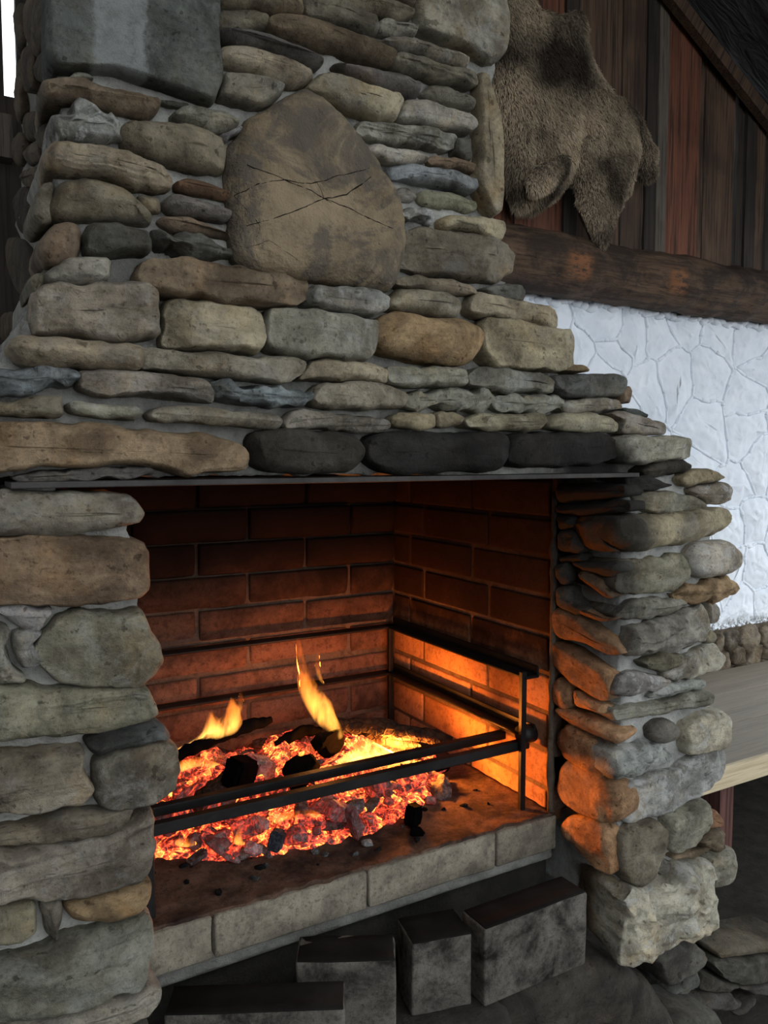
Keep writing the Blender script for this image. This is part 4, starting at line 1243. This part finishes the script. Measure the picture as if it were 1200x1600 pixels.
# burning logs
s = N('burning_log'); co, oi, tc = rnd_coords(s)
g = s.n('NewGeometry'); sp = s.n('SeparateXYZ'); s.set(sp.inputs[0], g.outputs['Normal'])
vo = s.n('TexVoronoi', feature='DISTANCE_TO_EDGE'); s.set(vo.inputs['Vector'], s.vmap(co, (1, 1, 1))); vo.inputs['Scale'].default_value = 70
n1 = s.noise(co, 40, 5, .7)
crack = s.mapr(vo.outputs['Distance'], 0, .15, 1, 0)
heat = s.math('ADD', s.math('MULTIPLY', crack, .16), s.math('MULTIPLY', s.mapr(n1, .45, .7), .6))
heat = s.math('MULTIPLY', heat, s.mapr(sp.outputs[2], -.35, .35, 1.25, .12))
em = s.ramp(heat, [(0, (0, 0, 0)), (.35, (.3, .03, .006)), (.65, (1, .18, .03)), (1, (1, .5, .1))])
M_BURN = s.bsdf(s.mix(s.mapr(n1, .4, .6), (.008, .005, .004), (.03, .016, .009)), .9, s.math('ADD', n1, crack), .8, .006, .2, emit=em, estr=s.mapr(heat, .2, 1, .1, 1.0))


def fire_log(name, pa, pb, rad, label, mat, seed, bend=.008):
    a, b = Vector(pa), Vector(pb); pts = []; rr_ = []
    for k in range(24):
        t = k / 23; q = a.lerp(b, t); q.z += math.sin(t * math.pi) * bend + fn((t * 4, seed, 0), 1, 2) * .004; q.y += fn((t * 4, 0, seed), 1, 2) * .006
        pts.append(q); rr_.append(rad * (.55 + .45 * math.sin(math.pi * min(1, max(.12, t * .9 + .1))) ** .5) * (1 + .2 * fn((t * 6, seed, 3), 1, 2)))
    bm = tube(pts, rr_, 14, rad * .3, seed, 60); mw = recenter(bm)
    o = from_bm(name, bm, mat, mw, None, True); tag(o, label, 'log'); return o


fire_log('burning_log', onZ(516, 1131, -.565), onZ(706, 1158, -.595), .017, 'long burning log lying across the right of the fire', M_BURN, 2)
fire_log('burnt_branch', onZ(272, 1186, -.585), onZ(424, 1124, -.545), .0125, 'thin charred branch across the left of the fire', M_CHAR, 5)
fire_log('burnt_branch', onZ(430, 1165, -.59), onZ(500, 1140, -.58), .012, 'short charred branch behind the middle coals', M_CHAR, 6)
fire_log('burnt_branch', onZ(300, 1260, -.63), onZ(420, 1190, -.60), .018, 'brown cracked ember log at the left of the fire', M_BURN, 7)
fire_log('burnt_branch', onZ(660, 1175, -.63), onZ(560, 1150, -.60), .016, 'glowing stick under the long burning log', M_BURN, 8)

# flames: emitting volumes
def flame(poly7, z, thick, mat, label, seed, off=(220, 1020, 2.4)):
    P = [(off[0] + x / off[2], off[1] + y / off[2]) for x, y in poly7]
    vb = max(P, key=lambda q: q[1]); base = onZ(vb[0], vb[1], z)
    n = -Vector((ray(600, 800).x, ray(600, 800).y, 0)).normalized()
    e1 = Vector((-n.y, n.x, 0))
    pl = (base, e1, Vector((0, 0, 1)), n)
    w3 = [hit(u, v, base, n) for u, v in P]
    c = sum(w3, Vector()) / len(w3)
    p2 = [Vector(((q - c).dot(e1), (q - c).dot(Vector((0, 0, 1))))) * 1.1 for q in w3]
    # lens shaped closed body: pillow on both sides
    q2 = resample(chaikin(p2, 2), 64)
    area = sum(q2[i].x * q2[(i + 1) % 64].y - q2[(i + 1) % 64].x * q2[i].y for i in range(64))
    if area < 0: q2 = q2[::-1]
    bm = bmesh.new()
    f_ = bm.faces.new([bm.verts.new((q.x, 0, q.y)) for q in q2])
    bmesh.ops.triangulate(bm, faces=[f_])
    for _ in range(2): bmesh.ops.subdivide_edges(bm, edges=[e for e in bm.edges if e.calc_length() > .008], cuts=1)
    bmesh.ops.triangulate(bm, faces=bm.faces[:])
    bnd = {v.index for v in bm.verts if v.is_boundary}
    bm.verts.index_update()

    def dist(v):
        p = Vector((v.x, v.z)); m = 9
        for i in range(64):
            a, b = q2[i], q2[(i + 1) % 64]; ab = b - a; t = max(0, min(1, (p - a).dot(ab) / max(1e-12, ab.length_squared)))
            m = min(m, (p - a - ab * t).length)
        return m
    top = {v: dist(v.co) for v in bm.verts}
    r = bmesh.ops.duplicate(bm, geom=bm.verts[:] + bm.edges[:] + bm.faces[:])
    mp = r['vert_map']
    for v, d in top.items():
        h = math.sqrt(max(0, d)) * math.sqrt(thick) * .55
        bend = fn((v.co.x, seed, v.co.z), 12, 2) * .01
        v.co.y = bend - h; mp[v].co.y = bend + h
    bmesh.ops.remove_doubles(bm, verts=bm.verts[:], dist=.00005)
    mw = Matrix.Translation(c) @ frame(*pl)
    o = from_bm('flame', bm, mat, mw, None, True)
    return tag(o, label, 'flame', 'flames of the fire')


F_HOT = mat_flame('flame_hot', 210, (1.0, .50, .10), (1.0, .24, .025))
F_MID = mat_flame('flame_mid', 135, (1.0, .40, .06), (1.0, .19, .016))
F_LOW = mat_flame('flame_low', 90, (1.0, .36, .05), (1.0, .2, .02))
flame([(130,362),(200,325),(240,285),(252,245),(264,205),(278,235),(292,250),(310,235),(322,200),(336,165),(348,190),(362,205),(366,240),(376,262),(350,305),(300,312),(250,342),(180,368)], -.585, .03, F_HOT, 'bright yellow forked flame above the left branch', 1)
flame([(370,150),(380,150),(384,185),(378,225),(364,240),(362,200)], -.53, .01, F_LOW, 'thin orange flame tip right of the forked flame', 2)
flame([(584,-40),(600,-42),(610,0),(622,50),(650,105),(690,155),(715,180),(722,220),(760,290),(735,310),(700,285),(655,255),(622,205),(596,150),(588,95),(600,70),(590,20)], -.565, .03, F_MID, 'tall slender orange flame rising in the middle', 3)
flame([(660,-5),(670,-5),(674,30),(668,60),(678,80),(688,120),(662,92),(653,50)], -.50, .008, F_LOW, 'small detached orange flame beside the tall flame', 4)
flame([(730,410),(770,385),(800,360),(830,320),(870,340),(910,350),(940,390),(935,420),(890,432),(850,425),(820,432),(780,418)], -.60, .04, F_HOT, 'white hot flame at the heart of the fire, behind the rails', 5)
flame([(840,485),(880,455),(930,440),(1000,435),(990,455),(950,470),(900,482)], -.635, .03, F_HOT, 'yellow flame showing between the two front rails', 6)
flame([(750,345),(790,318),(860,325),(950,322),(1060,350),(960,358),(900,350),(830,358)], -.61, .02, F_MID, 'low orange flame along the long burning log', 7)
flame([(135,455),(140,405),(180,395),(215,390),(260,405),(305,425),(280,438),(215,425),(170,440)], -.605, .03, F_HOT, 'low yellow flame under the left branch', 8)
flame([(345,715),(352,690),(365,650),(378,640),(376,690),(392,715),(370,725)], -.655, .03, F_MID, 'small yellow flame at the front of the embers', 9)
flame([(120,715),(145,695),(185,692),(215,710),(180,728),(140,730)], -.66, .03, F_MID, 'small flame at the left front of the embers', 10)
flame([(430,530),(445,500),(460,485),(490,505),(510,515),(470,525)], -.61, .02, F_MID, 'small flame below the large charcoal lump', 11)
flame([(495,650),(510,605),(560,595),(620,585),(670,600),(660,625),(600,615),(540,630)], -.645, .02, F_MID, 'low yellow flame between the front coals', 12)


def fire_light(name, loc, power, rad, col):
    l = bpy.data.lights.new(name, 'POINT'); l.energy = power; l.shadow_soft_size = rad; l.color = col
    o = bpy.data.objects.new(name, l); COL.objects.link(o); o.location = loc
    return o


ph = Vector((.845, 1.405, 0))
fire_light('fire_glow', (ph.x, ph.y, -.60), 27.0, .025, (1.0, .27, .035))
pl_ = onZ(330, 1160, -.57)
fire_light('fire_glow', (pl_.x, pl_.y, -.57), .7, .04, (1.0, .32, .06))
pm_ = onZ(500, 1110, -.50)
fire_light('fire_glow', (pm_.x, pm_.y, -.50), .4, .03, (1.0, .36, .08))

# ------------------------------------------------------------------ animal hide on the gable boards
hide = empty('animal_hide', onY(880, 380, 2.10)); tag(hide, 'shaggy grey brown animal hide hanging on the gable boards', 'hide')
s = N('fur_strand'); at = s.n('Attribute', attribute_name='furcol')
M_FUR = s.bsdf(at.outputs['Color'], .6, spec=.15)
M_PELT = mat_plain('pelt_skin', (.09, .07, .05), .9)
HB = [(100,-60),(215,-30),(240,60),(320,62),(350,90),(385,82),(450,55),(456,200),(480,270),(520,325),(570,400),(620,425),(640,520),(655,600),(640,680),(560,640),(480,560),(440,560),(415,615),(400,700),(370,740),(320,790),(270,820),(215,815),(190,760),(155,700),(150,620),(165,560),(130,480),(75,300),(60,100)]
HL1 = [(420,600),(470,545),(540,540),(640,590),(645,680),(620,770),(590,860),(560,930),(542,972),(525,930),(490,860),(465,790),(475,760),(440,690)]
HL2 = [(590,425),(640,430),(690,455),(705,510),(722,560),(748,580),(744,640),(748,700),(725,716),(702,690),(690,620),(690,570),(660,560),(640,500)]
HF = [(268,690),(300,650),(370,608),(412,618),(408,690),(360,735),(300,765),(262,745)]
HP = [(640,640),(668,670),(660,720),(640,780),(625,770),(632,700)]
PART = [('pelt', HB, 2.10, .085, .10), ('leg', HL1, 2.05, .05, .06), ('leg', HL2, 2.08, .04, .04), ('flap', HF, 2.00, .035, .05), ('paw', HP, 2.09, .03, .03)]
fv, ff, fc = [], [], []
rh = random.Random(3)
for i, (nm, P, Y, bulge, r) in enumerate(PART):
    poly = [(720 + x / 2.5, y / 2.5) for x, y in P]
    o = traced(poly, planeY(Y), .03, bulge, r, M_PELT, hide, (1, 1, 1, 1), name=nm, amp=.012, seed=950 + i, n=72, rings=14, tilt=.0)
    mw = WM[o.name]; me = o.data; me.calc_loop_triangles()
    for t in me.loop_triangles:
        a, b, c = (mw @ me.vertices[k].co for k in t.vertices)
        nr = (b - a).cross(c - a); ar = nr.length / 2
        if ar < 1e-10: continue
        nr.normalize()
        if nr.y > .35: continue
        cnt_ = ar * 150000; m = int(cnt_) + (1 if rh.random() < cnt_ - int(cnt_) else 0)
        for _ in range(m):
            w1, w2 = rh.random(), rh.random()
            if w1 + w2 > 1: w1, w2 = 1 - w1, 1 - w2
            p = a + (b - a) * w1 + (c - a) * w2
            fl = fn((p.x, p.y, p.z), 7, 2)
            dr = Vector((.45 * fl + .12, -.05, -1)).normalized() * .7 + nr * (.40 + .25 * rh.random())
            dr += Vector((rh.gauss(0, .16), rh.gauss(0, .16), rh.gauss(0, .16))); dr.normalize()
            L = rh.uniform(.008, .019) * (1.0 if nm == 'pelt' else .7)
            sd = dr.cross(Vector((rh.gauss(0, 1), rh.gauss(0, 1), rh.gauss(0, 1)))).normalized() * rh.uniform(.0005, .0010)
            k = len(fv)
            tip = p + dr * L + Vector((0, 0, -.25 * L)); mid = p + dr * L * .55
            fv += [p - sd, p + sd, mid + sd * .8, mid - sd * .8, tip]
            ff += [(k, k + 1, k + 2, k + 3), (k + 3, k + 2, k + 4)]
            nn = fn((p.x + 3, p.y, p.z), 5, 3); tone = .5 + 1.3 * nn + rh.uniform(-.2, .25)
            # darker saddle over the upper back and along the far flank (fur markings)
            sx, sz = p.x - 1.83, p.z - 1.22
            saddle = math.exp(-((sx) / .17) ** 2 - ((sz) / .14) ** 2) + .8 * math.exp(-((p.x - 2.13) / .09) ** 2 - ((p.z - 1.07) / .14) ** 2)
            tone = max(0, min(1.2, tone + .25 - 1.0 * saddle))
            base = Vector((.06, .046, .033)).lerp(Vector((.52, .42, .30)), tone)
            fc += [(base.x * .7, base.y * .7, base.z * .7, 1)] * 2 + [(base.x, base.y, base.z, 1)] * 2 + [(base.x * 1.25, base.y * 1.25, base.z * 1.25, 1)]
me = bpy.data.meshes.new('fur'); me.from_pydata([tuple(v) for v in fv], [], ff)
at = me.color_attributes.new('furcol', 'FLOAT_COLOR', 'POINT')
at.data.foreach_set('color', [x for c in fc for x in c])
fur = mesh_obj('fur', me, M_FUR, None, hide, False); fur['kind'] = 'stuff'
print('fur strands', len(fv) // 5)
